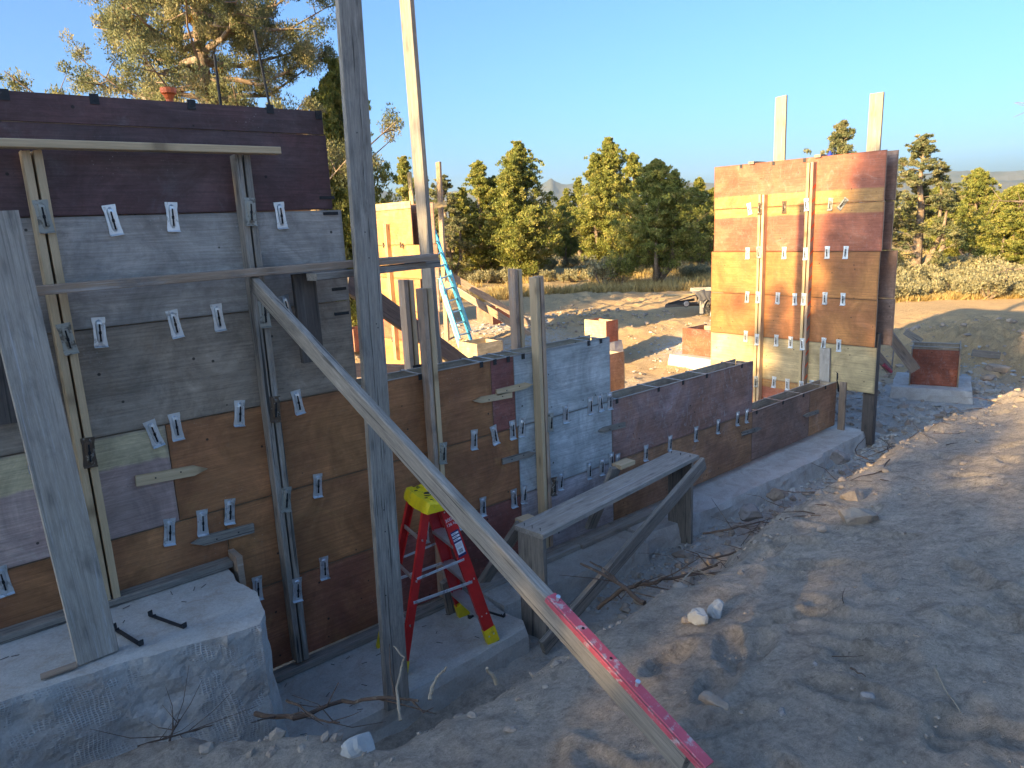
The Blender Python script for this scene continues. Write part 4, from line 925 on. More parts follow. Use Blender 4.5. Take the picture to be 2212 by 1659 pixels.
beam('cleat', on(1781, 843, 0, XT - .022), on(1783, 752, 0, XT - .022), (0, 1, 0), .14, .038, 'dusty_plank', tall)
for (a, b, th) in (((1688, 208), (1685, 347), .06), ((1895, 202), (1884, 325), .06)):
    xx = XB + .06; A = on(*a, 0, xx); B = on(*b, 0, xx); z0 = B.z - 2.0
    tag(beam('tall_board', (xx, B.y + .0, z0), (xx, A.y, A.z), (0, 1, 0), .165, .038, 'weathered_pale', None, .01), 'upright board rising above the tall formwork, ' + ('left one, nearer its middle' if a[0] < 1700 else 'right one, at its near end'), 'board')
p = on(1858, 925, 2, -2.98); tag(beam('support_post', (9.58, 4.1, -3.1), (9.58, 4.1, -1.6), (0, 1, 0), .15, .09, 'dark_timber'), 'dark short post standing under the overhanging right end of the tall formwork', 'post')
mb = MB(); mb.tube([on(1801, 336, 0, XB), on(1801, 320, 0, XB)], .006); tag(put('rebar_pin', mb.mesh('rebar_pin', 'black_steel')), 'thin steel pin sticking up from the tall formwork top', 'rebar')
for q, m_, lb in (((1635, 349), 'grey_timber', 'left wooden block on top of the tall formwork'), ((1778, 334), 'grey_timber', 'right wooden block on top of the tall formwork beside the blue cap')):
    P_ = on(*q, 0, XT + .12); tag(beam('wood_block', (P_.x - .15, P_.y, .675), (P_.x + .15, P_.y, .675), (0, 1, 0), .089, .038, m_), lb, 'block')
plain('blue_plastic', (0.02, 0.05, 0.35), 0.4)
P_ = on(1793, 331, 0, XT + .02); mb = MB(); mb.tube([(P_.x, P_.y, .668), (P_.x, P_.y, .70), (P_.x, P_.y, .705), (P_.x, P_.y, .725)], [.028, .028, .016, .012], 10); tag(put('bottle_cap', mb.mesh('bottle_cap', 'blue_plastic')), 'small blue plastic cap lying on the tall formwork top', 'cap')

# ------------------------------------------------------------------ formwork at the back left
XK = 7.6
back = thing('formwork_wall', 'sunlit peach formwork seen between the two tall grey posts', 'formwork', (XK, 12.5, -3))
def bp(mat, y0, y1, z0, z1, x=XK): sheet('form_panel', mat, back, (y0, z0 + .004, x), (y1, z1 - .002), '-X')
bp('ply_peach', 11.83, 13.6, -.31, .36); bp('ply_yellow', 11.83, 13.6, .36, .50); bp('ply_peach', 11.62, 13.8, -.95, -.31); bp('ply_peach', 11.68, 13.4, -1.58, -.95); bp('ply_salmon', 11.75, 13.4, -2.2, -1.58); bp('ply_peach', 11.78, 13.3, -2.85, -2.2)
for z0, z1, y0 in ((-.31, .45, 11.45), (-.95, -.31, 11.4), (-1.58, -.95, 11.45), (-2.85, -1.58, 11.5)): bp('ply_umber', y0, 13.5, z0, z1, XK + .25)
p = on(845, 620, 0, XK - .05)
strongback(back, (XK - .003, p.y), -2.6, .10, (0, 1, 0), (-1, 0, 0), 'bright_board', .012, mat2='aged_pine')
sheet('end_panel', 'ply_umber', back, (XK - .02, -2.85, 13.42), (XK + .3, .4), '-Y')
for q in ((829, 530), (866, 529), (871, 531), (838, 673), (851, 672), (876, 671), (848, 733), (856, 741)):
    mb = MB(); mb.box((-.012, -.02, -.05), (.012, 0, .05)); mb.box((-.03, -.012, -.012), (.03, 0, .012)); put('tie_clip', mb.mesh('tie_clip', 'rusty_steel'), back, frame(on(*q, 0, XK - .003), (0, -1, 0), (1, 0, 0)))
def bd(name, a, b, da, db, wide, wd, th, mat, label, cat='board'):
    return tag(beam(name, dep(*a, da), dep(*b, db), wide, wd, th, mat), label, cat)
bd('scaffold_post', (884, 372), (893, 470), 16.6, 16.7, (0, 1, 0), .14, .038, 'bright_board', 'pale upright board behind the thinner tall grey post')
bd('scaffold_post', (947, 350), (966, 735), 17.6, 18.4, (0, 1, 0), .16, .06, 'aged_pine', 'tall brown post standing behind the blue ladder', 'post')
bd('cross_board', (895, 452), (964, 440), 17.3, 17.5, (0, 0, 1), .13, .04, 'bright_board', 'bright slanting crosspiece nailed to the brown post')
bd('cross_board', (922, 575), (958, 574), 17.5, 17.9, (0, 0, 1), .05, .10, 'bright_board', 'short ledger crossing the blue ladder top')
bd('raking_brace', (962, 588), (1160, 708), 18.3, 18.9, (0, 0, 1), .17, .04, 'aged_pine', 'upper of the two brown raking braces behind the blue ladder')
bd('raking_brace', (962, 612), (1205, 760), 17.9, 17.2, (0, 0, 1), .17, .04, 'aged_pine', 'lower of the two brown raking braces, ending at the dark pier form')
bd('raking_brace', (748, 606), (1010, 792), 6.2, 9.0, (0, 0, 1), .20, .045, 'dark_timber', 'wide dark raking board crossing behind the two tall grey posts')
bd('raking_brace', (758, 800), (1010, 800), 7.0, 10.2, (0, 0, 1), .14, .045, 'pine_pink', 'pinkish board lying low behind the long wall')

# ------------------------------------------------------------------ pier forms
def pier(c, sx, sy, h, label, mats=('ply_cream', 'ply_box_red'), pad=None, rot=0.0, flange=.10):
    """open plywood box; c = near corner (x,y,z of base); -X face and -Y face are the visible ones"""
    t = thing('pier_form', label, 'pier form', c); x, y, z = c
    A = sheet('box_side', mats[0], t, (y, z, x), (y + sy + flange, z + h), '-X'); sheet('box_side', mats[1], t, (x - .02, z, y - .02), (x + sx, z + h), '-Y')
    sheet('box_side', 'ply_inside', t, (y - .02, z, x + sx), (y + sy, z + h - .02), '-X'); sheet('box_side', mats[1], t, (x + .02, z, y + sy), (x + sx + flange, z + h), '-Y')
    if pad:
        px0, px1, py0, py1, hh = pad
        rough_block('concrete_pad', [(x - px0, y - py0), (x + sx + px1, y - py0), (x + sx + px1, y + sy + py1), (x - px0, y + sy + py1)], z - hh, z - .002, 'concrete_pale', 'concrete pad under ' + label, 'footing', .012, .12, .02)
    return t
p = dep(1066, 720, 20.0); pier((p.x - .0, p.y, -2.85), .62, .62, .60, 'dark red pier form at the foot of the brown raking braces', ('ply_umber', 'ply_box_red'), (.35, .3, .25, .3, .25))
p = dep(1030.4, 743.4, 13.7); pier((p.x, p.y, p.z - .60), .60, .50, .60, 'cream open topped pier form just behind the long wall beside the blue ladder', ('ply_yellow', 'ply_cream'))
p = dep(1309, 694, 15.0); pier((p.x, p.y, p.z - .45), .34, .52, .45, 'brightly lit pier form with a cream left side and red right side', ('ply_cream', 'ply_box_red'), (.02, .14, .02, .1, .35))
p = dep(1304, 768, 11.6); pier((p.x, p.y, p.z - .62), .46, .4, .62, 'brown pier form close behind the end of the pale wall panels', ('ply_cream', 'ply_brown'))
p = on(1510, 772, 2, -2.85); pier((p.x, p.y - .3, -2.82), .62, .62, .55, 'red pier form at the left edge of the tall formwork', ('ply_box_red', 'ply_box_red'), (.2, .3, .3, .3, .3))
p = on(768, 760, 2, -2.9); pier((p.x, p.y, -2.9), .5, .5, .55, 'small red pier form seen between the tall wall and the wide grey post', ('ply_box_red', 'ply_box_red'))
# the right one stands turned 20 degrees and has cross ties on top
c6 = on(2066, 836, 2, -2.83); t6 = thing('pier_form', 'maroon pier form with pale flanges on a square pad, right of the tall formwork', 'pier form', (c6.x, c6.y, -2.83))
T6 = Matrix.Translation(c6) @ Matrix.Rotation(R(19), 4, 'Z') @ Matrix.Translation(-c6)
x, y, z = c6.x, c6.y, -2.83; SX, SY = .62, .64
for a_ in (('ply_box_red', (y, z, x), (y + SY, z + .58), '-X'), ('ply_inside', (y, z, x + SX), (y + SY, z + .58), '-X'), ('ply_brown_grey', (x - .10, z, y + SY + .002), (x + SX + .1, z + .60), '-Y'), ('ply_brown_grey', (x - .03, z, y - .022), (x + SX + .12, z + .62), '-Y')):
    o = sheet('box_side', a_[0], None, a_[1], a_[2], a_[3]); M_ = T6 @ WM[o.as_pointer()]; WM[o.as_pointer()] = M_; o.parent = t6; o.matrix_basis = WM[t6.as_pointer()].inverted() @ M_
for xx in (.10, .50): beam('spreader', T6 @ Vector((x + xx, y - .03, z + .61)), T6 @ Vector((x + xx, y + SY + .05, z + .61)), (1, 0, 0), .03, .012, 'dusty_plank', t6)
def rot6(pts): return [tuple((T6 @ Vector((a, b, z))).xy) for a, b in pts]
rough_block('concrete_pad', rot6([(x - .26, y - .22), (x + .95, y - .22), (x + .95, y + .90), (x - .26, y + .90)]), z - .20, z - .003, 'concrete_pale', 'square concrete pad under the maroon pier form at the right', 'footing', .010, .10, .01)
rough_block('concrete_pad', rot6([(x - .40, y - .42), (x + .4, y - .5), (x + 1.1, y - .42), (x + 1.1, y + 1.05), (x - .36, y + 1.08), (x - .46, y + .4)]), z - .5, z - .205, 'rock_white', 'rough spilled concrete skirt around the right hand pad', 'footing', .05, .10, .10)
# braces and stakes right of the tall formwork
def on2(q, z): return on(q[0], q[1], 2, z)
a = dep(1895, 690, 10.9); b = dep(1978, 800, 10.9); tag(beam('raking_brace', a, b, (0, 0, 1), .15, .04, 'aged_pine'), 'steep brace board running down from the tall formwork to the maroon pier form', 'board')
a = dep(1880, 748, 11.4); b = dep(1922, 800, 11.6); tag(beam('raking_brace', a, b, (0, 0, 1), .12, .04, 'aged_pine'), 'short brace with a red steel shoe beside the tall formwork', 'board')
mb = MB(); mb.tube([dep(1909, 788, 11.5), dep(1925, 803, 11.6)], .03, 8); tag(put('adjuster_shoe', mb.mesh('adjuster_shoe', 'pink_paint')), 'red steel adjuster at the end of the short brace', 'adjuster')
mb = MB(); mb.tube([dep(1931, 752, 11.6), dep(1925, 803, 11.7)], .012, 6); tag(put('steel_stake', mb.mesh('steel_stake', 'strap_steel')), 'thin steel stake standing beside the short brace', 'stake')
for (qa, qb, d, lb) in (((2100, 762), (2160, 768), 12.8, 'grey board half buried on the slope behind the maroon pier form'), ((1955, 716), (1990, 738), 13.5, 'dark board sticking out of the lit rubble right of the tall formwork')):
    A, B = dep(*qa, d), dep(*qb, d); tag(beam('buried_board', A, B, (0, 0, 1), .12, .03, 'grey_timber'), lb, 'board')

# ------------------------------------------------------------------ loose lumber near the camera
t = beam('tall_post', on(858, 1525, 1, 3.61), on(746, -90, 1, 4.33), (1, 0, 0), .16, .045, 'grey_timber'); tag(t, 'wide weathered grey post standing at the slab edge, rising out of the picture', 'post')
A = on(878, -60, 1, 4.86); B = on(955, 640, 1, 4.86)
A = on(872, -80, 1, 4.86); B = on(926, 600, 1, 4.86); B = B + (B - A) * 1.9
tag(beam('tall_post', B, A, (0, 1, 0), .14, .04, 'grey_timber'), 'thinner weathered post rising behind the long wall to the top edge', 'post')
brace = thing('diagonal_brace', 'long weathered brace running from the tall wall down to the bank, with a pink adjuster', 'brace', (1.42, 1.0, -1.45))
BA = on(548, 612, 1, 4.26); BE = on(1484, 1640, 2, -1.46)
bdir = (BE - BA).normalized()
wide = Vector((0, 0, 1)) - bdir * bdir.z
beam('brace_board', BA, BE, wide, .098, .042, 'grey_timber', brace, .01, .005)
side = bdir.cross(wide.normalized()); wn = wide.normalized()
# steel angle with screw on the upper edge of the brace
def brpt(t, o, s=0): return BA + bdir * t + wn * o + side * s
Lb = (BE - BA).length; BRL = .62
t0 = Lb - BRL
A_ = brpt(t0, .049 + .005); Bq = brpt(Lb + .06, .049 + .005)
chan = beam('adjuster_channel', A_, Bq, side, .038, .006, 'pink_paint', brace)
beam('adjuster_flange', brpt(t0, .044, .0225), brpt(Lb + .06, .044, .0225), wn, .020, .004, 'pink_paint', brace)
mb = MB(); q = Matrix.Translation((0, 0, 0))
mb.tube([brpt(Lb - .02, .025), brpt(Lb + .22, .025)], .010, 10)
for k in range(22): mb.tube([brpt(Lb + .06 + k * .008, .025), brpt(Lb + .06 + k * .008 + .004, .025)], .014, 10)
put('screw', mb.mesh('screw', 'pink_paint'), brace)
for tt in (.03, .40):
    mb = MB(); mb.tube([brpt(t0 + tt, .057), brpt(t0 + tt, .072)], .005, 8); mb.tube([brpt(t0 + tt, .072), brpt(t0 + tt, .076)], .008, 8); put('bolt', mb.mesh('bolt', 'galvanised'), chan)
for tt in (.16, .29): 
    mb = MB(); mb.tube([brpt(t0 + tt, .0572), brpt(t0 + tt, .0578)], .005, 8); put('bolt_hole', mb.mesh('bolt_hole', 'slot_black'), chan)
def post_details(o, L, wd, th, seed, n=12):
    rs = np.random.RandomState(seed); M = WM[o.as_pointer()]
    for k in range(n):      # nail heads
        mb = MB(); x = rs.uniform(.05, .95) * L; y = rs.uniform(-.4, .4) * wd; zf = -th / 2 if rs.rand() < .5 else th / 2; sg = -1 if zf < 0 else 1
        mb.tube([(x, y, zf), (x, y, zf + sg * .0016)], .0042, 8); put('nail', mb.mesh('nail', 'black_steel'), o, M @ Matrix.Identity(4))
    for k in range(n // 2):     # drying splits
        x = rs.uniform(.05, .85) * L; y = rs.uniform(-.35, .35) * wd; l = rs.uniform(.08, .35); 
        for zf in (-th / 2 - .0006, th / 2 + .0006):
            mb = MB(); mb.add([(x, y, zf), (x + l * .5, y + .0022, zf), (x + l, y + .001, zf), (x + l * .5, y - .0016, zf)], [(0, 1, 2, 3)]); put('split', mb.mesh('split', 'slot_black'), o, M)
post_details(t, 4.4, .16, .045, 3, 14)
# scaffold pieces on the tall wall
L = [on(*q, 1, 4.22) for q in ((70, 628), (942, 556))]
tag(beam('ledger_board', (L[0].x, 4.22, -.215), (L[1].x + .03, 4.30, -.205), (0, 1, 0), .13, .044, 'aged_pine'), 'long warm brown ledger board crossing the tall wall below mid height', 'board')
P1 = on(672, 588, 1, 4.16); P2 = on(903, 578, 1, 4.40)
tag(beam('ledger_board', (P1.x, 4.16, -.262), (P2.x, 4.36, -.258), (0, 1, 0), .10, .044, 'grey_timber'), 'short grey ledger under the long one, passing behind the wide post', 'board')
P1 = on(908, 568, 1, 4.42); P2 = on(946, 568, 1, 4.42); tag(beam('wood_block', (P1.x, 4.46, -.262), (P2.x + .02, 4.46, -.262), (0, 0, 1), .05, .09, 'grey_timber'), 'grey block under the ledger end beside the thinner tall post', 'block')
P1 = on(655, 600, 1, 4.3); tag(beam('hanging_board', (P1.x, 4.30, -.245), (P1.x + .01, 4.31, -.80), (1, 0, 0), .145, .04, 'dark_timber'), 'short weathered board hanging from the ledger behind the diagonal brace', 'board')
tag(beam('header_board', (-.4, 4.335, .484), (1.885, 4.335, .484), (0, 1, 0), .089, .040, 'pine'), 'fresh pine board lying level across the strongback tops of the tall wall', 'board')
# plank leaning at the left, dark board behind it
a = on(213, 1413, 1, 3.86); b = on(8, 458, 1, 3.90)
tag(beam('standing_plank', (.455, 3.86, -2.01), (.385, 3.93, .15), (1, 0, 0), .185, .045, 'dusty_plank', None, .004), 'dusty grey plank standing on the concrete block at the left', 'board')
a = on(5, 690, 1, 4.40); b = on(36, 912, 1, 4.40); tag(beam('hanging_board', (a.x - .02, 4.41, a.z + .2), (b.x - .02, 4.41, b.z), (1, 0, 0), .13, .04, 'dark_timber'), 'dark board fixed upright on the wall behind the standing plank', 'board')
# sill plates
tag(beam('sill_plate', (-1.5, YW - .056, -1.995), (1.31, YW - .056, -1.995), (0, 1, 0), .10, .04, 'grey_timber'), 'weathered sill plate lying on the raised concrete block', 'board')
mb = MB(); mb.box((1.315, 4.30, -2.16), (1.352, 4.45, -1.93)); tag(put('wood_block', mb.mesh('wood_block', 'aged_pine')), 'upright wooden stop at the right end of the upper sill plate', 'block')
tag(beam('sill_plate', (1.36, YW - .056, -2.90), (3.12, YW - .056, -2.90), (0, 1, 0), .10, .04, 'grey_timber'), 'sill plate at the wall foot behind the red stepladder', 'board')
tag(beam('sill_plate', (3.14, YW - .058, -2.912), (4.36, YW - .062, -2.912), (0, 1, 0), .11, .04, 'dusty_plank'), 'sill plate at the wall foot behind the near bench leg', 'board')
tag(beam('sill_plate', (4.37, YW - .075, -2.912), (5.45, YW - .062, -2.912), (0, 1, 0), .12, .04, 'dusty_plank'), 'dusty sill plate end piece behind the middle of the bench', 'board')
# kicker boards leaning on the wall foot
for (qa, qb, ya, yb, m_, lb) in (((1128, 1128), (1045, 1255), 4.1, 4.35, 'grey_timber', 'grey kicker brace leaning left of the bench'), ((1330, 1010), (1275, 1140), 4.2, 4.40, 'grey_timber', 'kicker brace under the middle of the bench'), ((640 + 327, 1250), (985, 1335), 4.2, 4.3, 'grey_timber', 'grey offcut standing behind the stepladder')):
    tag(beam('kicker_brace', on(*qa, 1, ya), on(*qb, 1, yb), (1, 0, 0), .13, .04, m_), lb, 'brace')
for (qa, qb, y_, lb) in (((1122, 1128), (1150, 1118), 4.1, 'cut block on top of the left kicker brace'), ((1332, 1008), (1362, 996), 4.2, 'cut block on top of the kicker brace behind the bench')):
    tag(beam('wood_block', on(*qa, 1, y_), on(*qb, 1, y_), (0, 1, 0), .11, .04, 'pine'), lb, 'block')

# ------------------------------------------------------------------ plank bench
bench = thing('plank_bench', 'grey plank bench on two board legs with a long diagonal brace, beside the wall', 'bench', (4.3, 3.75, -3.08))
zb = -2.235
c = [on(*q, 2, zb) for q in ((1110, 1135), (1175, 1155), (1455, 970), (1510, 985))]
m0 = (c[0] + c[1]) / 2; m1 = (c[2] + c[3]) / 2; wv = (c[1] - c[0])
beam('plank', m0 - Vector((0, 0, .02)), m1 - Vector((0, 0, .02)), wv, .285, .04, 'dusty_plank', bench, .006)
ax = (m1 - m0).normalized(); pv = Vector((ax.y, -ax.x, 0))
for s, dx in ((m0, .03), (m1, -.10)):
    q = s + ax * dx + Vector((0, 0, -.042)); g = hz(q.x, q.y) - .15
    beam('leg', (q.x, q.y, g), q, pv, .255, .04, 'grey_timber', bench)
d0 = m1 + ax * .0 + pv * .165 + Vector((0, 0, .02)); d1 = Vector((3.28, 3.52, -3.10))
beam('diagonal', on(1520, 1000, 1, 3.80), on(1172, 1400, 2, -3.06), Vector((0, 0, 1)), .125, .04, 'grey_timber', bench)
for q in (m0 + ax * .04 + pv * .08, m0 + ax * .04, m0 + ax * .04 - pv * .08, m1 - ax * .1 + pv * .1, m1 - ax * .1, m1 - ax * .1 - pv * .1):
    mb = MB(); mb.tube([q, q + Vector((0, 0, .018))], .0025, 6); mb.tube([q + Vector((0, 0, .018)), q + Vector((0, 0, .021))], .005, 6); put('nail', mb.mesh('nail', 'black_steel'), bench)

# ------------------------------------------------------------------ red stepladder
ZS = -2.923
lad = thing('stepladder', 'red fibreglass stepladder with yellow top cap and feet on the slab', 'stepladder', (2.5, 3.95, ZS))
fA, fB = Vector((2.83, 3.73, ZS + .005)), Vector((2.90, 4.20, ZS + .005)); fC, fD = Vector((2.13, 3.83, ZS)), Vector((2.22, 4.28, ZS))
tA, tB = Vector((2.555, 3.84, ZS + 1.13)), Vector((2.60, 4.12, ZS + 1.13)); tC, tD = Vector((2.44, 3.86, ZS + 1.11)), Vector((2.485, 4.13, ZS + 1.11))
def rail(a, b, inward, wd, dp, mat, name):
    """channel section: web faces outwards"""
    d = (b - a).normalized(); L = (b - a).length
    n = Vector(inward); n = (n - d * n.dot(d)).normalized(); s = d.cross(n)
    mb = MB(); t = .005
    mb.box((0, -wd / 2, 0), (L, wd / 2, t)); mb.box((0, -wd / 2, t), (L, -wd / 2 + t, dp)); mb.box((0, wd / 2 - t, t), (L, wd / 2, dp))
    M = Matrix(((d.x, -s.x, n.x, a.x), (d.y, -s.y, n.y, a.y), (d.z, -s.z, n.z, a.z), (0, 0, 0, 1)))
    return put(name, mb.mesh(name, mat), lad, M), M, L
inn = (fB - fA)
RA, MA, LA = rail(fA, tA, inn, .085, .03, 'ladder_red', 'front_rail'); RB = rail(fB, tB, -inn, .085, .03, 'ladder_red', 'front_rail')[0]
RC = rail(fC, tC, inn, .055, .028, 'ladder_red', 'rear_rail')[0]; RD = rail(fD, tD, -inn, .055, .028, 'ladder_red', 'rear_rail')[0]
cc = (tA + tB + tC + tD) / 4; e1 = (tB - tA).normalized(); e2 = Vector((e1.y, -e1.x, 0))
# cap with tool holes
def cap():
    import bmesh
    mb = MB(); ln, wd, h = .40, .20, .075
    n = 14
    V = []; 
    prof = [(-wd / 2 - .012, 0), (-wd / 2, h * .55), (-wd / 2 + .02, h), (-.035, h), (-.03, h - .010), (.03, h - .010), (.035, h), (wd / 2 - .02, h), (wd / 2, h * .55), (wd / 2 + .012, 0)]
    sec = []
    for i in range(n + 1):
        u = -ln / 2 + ln * i / n; k = 1 - .22 * (abs(u) / (ln / 2)) ** 3
        rib = 1.0 - (0.05 if i in (3, 4, 10, 11) else 0)
        sec.append([(u, y * k * rib, z * (1 if abs(u) < ln / 2 - .01 else .82)) for y, z in prof])
    m = len(prof); vs = [v for s_ in sec for v in s_]
    fs = [(i * m + k, (i + 1) * m + k, (i + 1) * m + k + 1, i * m + k + 1) for i in range(n) for k in range(m - 1)]
    fs += [tuple(range(m)), tuple(reversed(range(n * m, n * m + m)))]
    mb.add(vs, fs)
    for (hx, hy, r_) in ((-.02, 0, .026), (.07, .045, .014), (.07, -.045, .014), (-.10, .045, .013), (-.10, -.045, .013), (.14, 0, .012), (-.15, .03, .012)):
        mb.tube([(hx, hy, h - .012), (hx, hy, h + .0012)], r_, 14, 1)
        mb.tube([(hx, hy, h + .0002), (hx, hy, h + .0035)], [r_ * 1.22, r_ * 1.12], 14, 0, False)
    return mb.mesh('top_cap', ['ladder_yellow', 'slot_black'])
capM = frame(cc + Vector((0, 0, -.035)), e1, Vector((-e1.y, e1.x, 0)))
put('top_cap', cap(), lad, capM)
for a_, b_, dn in ((fA, tA, 0), (fB, tB, 1)):     # feet of the front rails
    d = (b_ - a_).normalized(); mb = MB(); mb.box((-.01, -.047, -.004), (.115, .047, .036)); mb.box((-.016, -.045, -.002), (-.01, .045, .034), 1); mb.tube([(.06, .02, -.006), (.06, .02, -.003)], .007, 8, 2); mb.tube([(.06, -.02, -.006), (.06, -.02, -.003)], .007, 8, 2)
    n = inn if a_ is fA else -inn; n = (n - d * n.dot(d)).normalized(); s = d.cross(n)
    put('foot', mb.mesh('foot', ['ladder_yellow', 'rubber', 'galvanised']), RA if a_ is fA else RB, Matrix(((d.x, -s.x, n.x, a_.x), (d.y, -s.y, n.y, a_.y), (d.z, -s.z, n.z, a_.z), (0, 0, 0, 1))))
for a_, b_ in ((fC, tC), (fD, tD)):
    d = (b_ - a_).normalized(); n = inn if a_ is fC else -inn; n = (n - d * n.dot(d)).normalized(); s = d.cross(n); mb = MB(); mb.box((-.006, -.032, -.003), (.11, .032, .033)); mb.box((-.012, -.030, 0), (-.006, .030, .03), 1)
    put('foot', mb.mesh('foot', ['ladder_yellow', 'rubber']), RC if a_ is fC else RD, Matrix(((d.x, -s.x, n.x, a_.x), (d.y, -s.y, n.y, a_.y), (d.z, -s.z, n.z, a_.z), (0, 0, 0, 1))))
for f in (.205, .455, .705):        # steps with ribbed tread
    a_ = fA.lerp(tA, f); b_ = fB.lerp(tB, f); L = (b_ - a_).length - .012; mb = MB()
    mb.box((.006, -.042, -.018), (L, .042, -.003)); mb.box((.006, -.045, -.026), (L, -.042, .0)); mb.box((.006, .042, -.026), (L, .045, .0))
    for k in range(7): mb.box((.006, -.036 + k * .0115, -.003), (L, -.031 + k * .0115, .0005))
    put('step', mb.mesh('step', 'aluminium'), lad, frame(a_, b_ - a_, Vector((-(b_ - a_).y, (b_ - a_).x, 0))))
for f in (.30, .56, .80):
    a_ = fC.lerp(tC, f); b_ = fD.lerp(tD, f); beam('rear_bar', a_, b_, (0, 0, 1), .032, .012, 'aluminium', lad)
for (a1, b1, a2, b2) in ((fA, tA, fC, tC), (fB, tB, fD, tD)):
    beam('spreader', a1.lerp(b1, .44), a2.lerp(b2, .44), (0, 0, 1), .022, .004, 'galvanised', lad); beam('spreader', a1.lerp(b1, .60), a2.lerp(b2, .58), (0, 0, 1), .018, .004, 'galvanised', lad)
for f in (.20, .45, .455, .70, .93, .95):
    for s in (-.02, .02):
        mb = MB(); mb.tube([(LA * f, s, -.003), (LA * f, s, -.0002)], .005, 8); put('rivet', mb.mesh('rivet', 'galvanised'), RA, MA)
# capacity lettering and sticker on the near front rail (local: x up the rail, y across)
def text(body, size, parent, M, mat, name='lettering'):
    cu = bpy.data.curves.new(name, 'FONT'); cu.body = body; cu.size = size; cu.align_x = 'CENTER'; cu.extrude = .0003; cu.materials.append(MATS[mat])
    o = bpy.data.objects.new(name, cu); COL.objects.link(o); 
    dg = bpy.context.evaluated_depsgraph_get(); me = bpy.data.meshes.new_from_object(o.evaluated_get(dg)); bpy.data.objects.remove(o)
    return put(name, me, parent, M)
def railM(x, y=0, off=-.0012):      # text frame on the outer web of the rail
    o = MA @ Vector((x, y, off)); d = MA.to_3x3() @ Vector((1, 0, 0)); n = -(MA.to_3x3() @ Vector((0, 0, 1))); r_ = d.cross(n)
    return Matrix(((r_.x, d.x, n.x, o.x), (r_.y, d.y, n.y, o.y), (r_.z, d.z, n.z, o.z), (0, 0, 0, 1)))
text('300lb', .034, RA, railM(LA * .865), 'sticker_white'); text('136 kg', .029, RA, railM(LA * .865 - .034), 'sticker_white')
def sticker():
    mb = MB(); mb.box((-.031, -.115, 0), (.031, .085, .0006), 1)
    mb.box((-.028, -.095, .0006), (.028, -.005, .0010), 0)
    for k in range(3): mb.box((-.027, .010 + k * .024, .0006), (.027, .024 + k * .024, .0010), 0)
    for k in range(3): mb.box((-.022, .015 + k * .024, .0010), (.010, .019 + k * .024, .0013), 1)
    for k in range(4): mb.box((-.022, -.020 - k * .007, .0010), (.018, -.0175 - k * .007, .0013), 2)
    x = -.016
    for k, w_ in enumerate((.002, .001, .003, .001, .002, .001, .002, .003, .001)):
        mb.box((x, -.085, .0010), (x + w_, -.057, .0013), 3); x += w_ + .0018
    return mb.mesh('sticker', ['sticker_white', 'sticker_navy', 'strap_steel', 'slot_black'])
put('sticker', sticker(), RA, railM(LA * .865 - .165, 0, -.0008))

# ------------------------------------------------------------------ blue extension ladder
ext = thing('extension_ladder', 'blue extension ladder leaning against the scaffold behind the long wall', 'ladder', tuple(dep(1005, 775, 17.0)))
ra, rb = dep(1030, 772, 17.35), dep(935, 488, 17.0); la, lb_ = dep(1002, 776, 17.0), dep(914, 500, 16.65)
def erail(a, b, mat, nm='rail'):
    return beam(nm, a, b, (rb - ra).cross(la - ra), .085, .035, mat, ext)
erail(ra, rb, 'ladder_blue'); erail(la.lerp(lb_, .0), la.lerp(lb_, .70), 'ladder_cyan')
off = (rb - ra).cross(la - ra).normalized() * .06; off = off if off.dot(FW) < 0 else -off
erail(ra.lerp(rb, .20) + off, ra.lerp(rb, .66) + off, 'ladder_cyan'); erail(la.lerp(lb_, .16) + off, la.lerp(lb_, .68) + off, 'ladder_cyan')
for k in range(11):
    f = .10 + k * .088; mb = MB(); mb.tube([ra.lerp(rb, f), la.lerp(lb_, f)], .02, 8); put('rung', mb.mesh('rung', 'aluminium'), ext)
for s, e in ((ra, rb), (la, lb_)):
    mb = MB(); q = s.lerp(e, .60) + off; mb.box((q.x - .03, q.y - .03, q.z - .06), (q.x + .03, q.y + .03, q.z + .02)); put('rung_lock', mb.mesh('rung_lock', 'galvanised'), ext)

# ------------------------------------------------------------------ trailer with a jacket on it
TG = hz(*on(1530, 683, 2, -2.72).xy); tc_ = on(1540, 683, 2, TG)
tr = thing('trailer', 'flatbed trailer half hidden behind the tall formwork, its tongue to the left', 'trailer', (tc_.x, tc_.y, TG))
tx = RT.copy(); tx.z = 0; tx.normalize(); ty = Vector((-tx.y, tx.x, 0))
TK = .74
TM = lambda x, y, z: Vector((tc_.x, tc_.y, TG)) + (tx * x + ty * y + Vector((0, 0, z))) * TK
def tbeam(n, a, b, wide, wd, th, m): beam(n, TM(*a), TM(*b), wide, wd * TK, th * TK, m, tr)
mb = MB(); 
prof = [(.04, .0), (.20, -.10), (.29, -.09), (.33, -.06), (.33, .06), (.29, .09), (.20, .10), (.04, .0)]
ring = 28
for k in range(len(prof) - 1):
    for i in range(ring):
        a0, a1 = 2 * math.pi * i / ring, 2 * math.pi * (i + 1) / ring
        vs = [(prof[k][0] * math.cos(a0), prof[k][1], prof[k][0] * math.sin(a0)), (prof[k + 1][0] * math.cos(a0), prof[k + 1][1], prof[k + 1][0] * math.sin(a0)), (prof[k + 1][0] * math.cos(a1), prof[k + 1][1], prof[k + 1][0] * math.sin(a1)), (prof[k][0] * math.cos(a1), prof[k][1], prof[k][0] * math.sin(a1))]
        mb.add(vs, [(0, 1, 2, 3)])
wh = thing_m = put('wheel', mb.mesh('wheel', 'rubber'), tr, frame(TM(.02, 0, .33), tx, ty) @ Matrix.Scale(TK, 4))
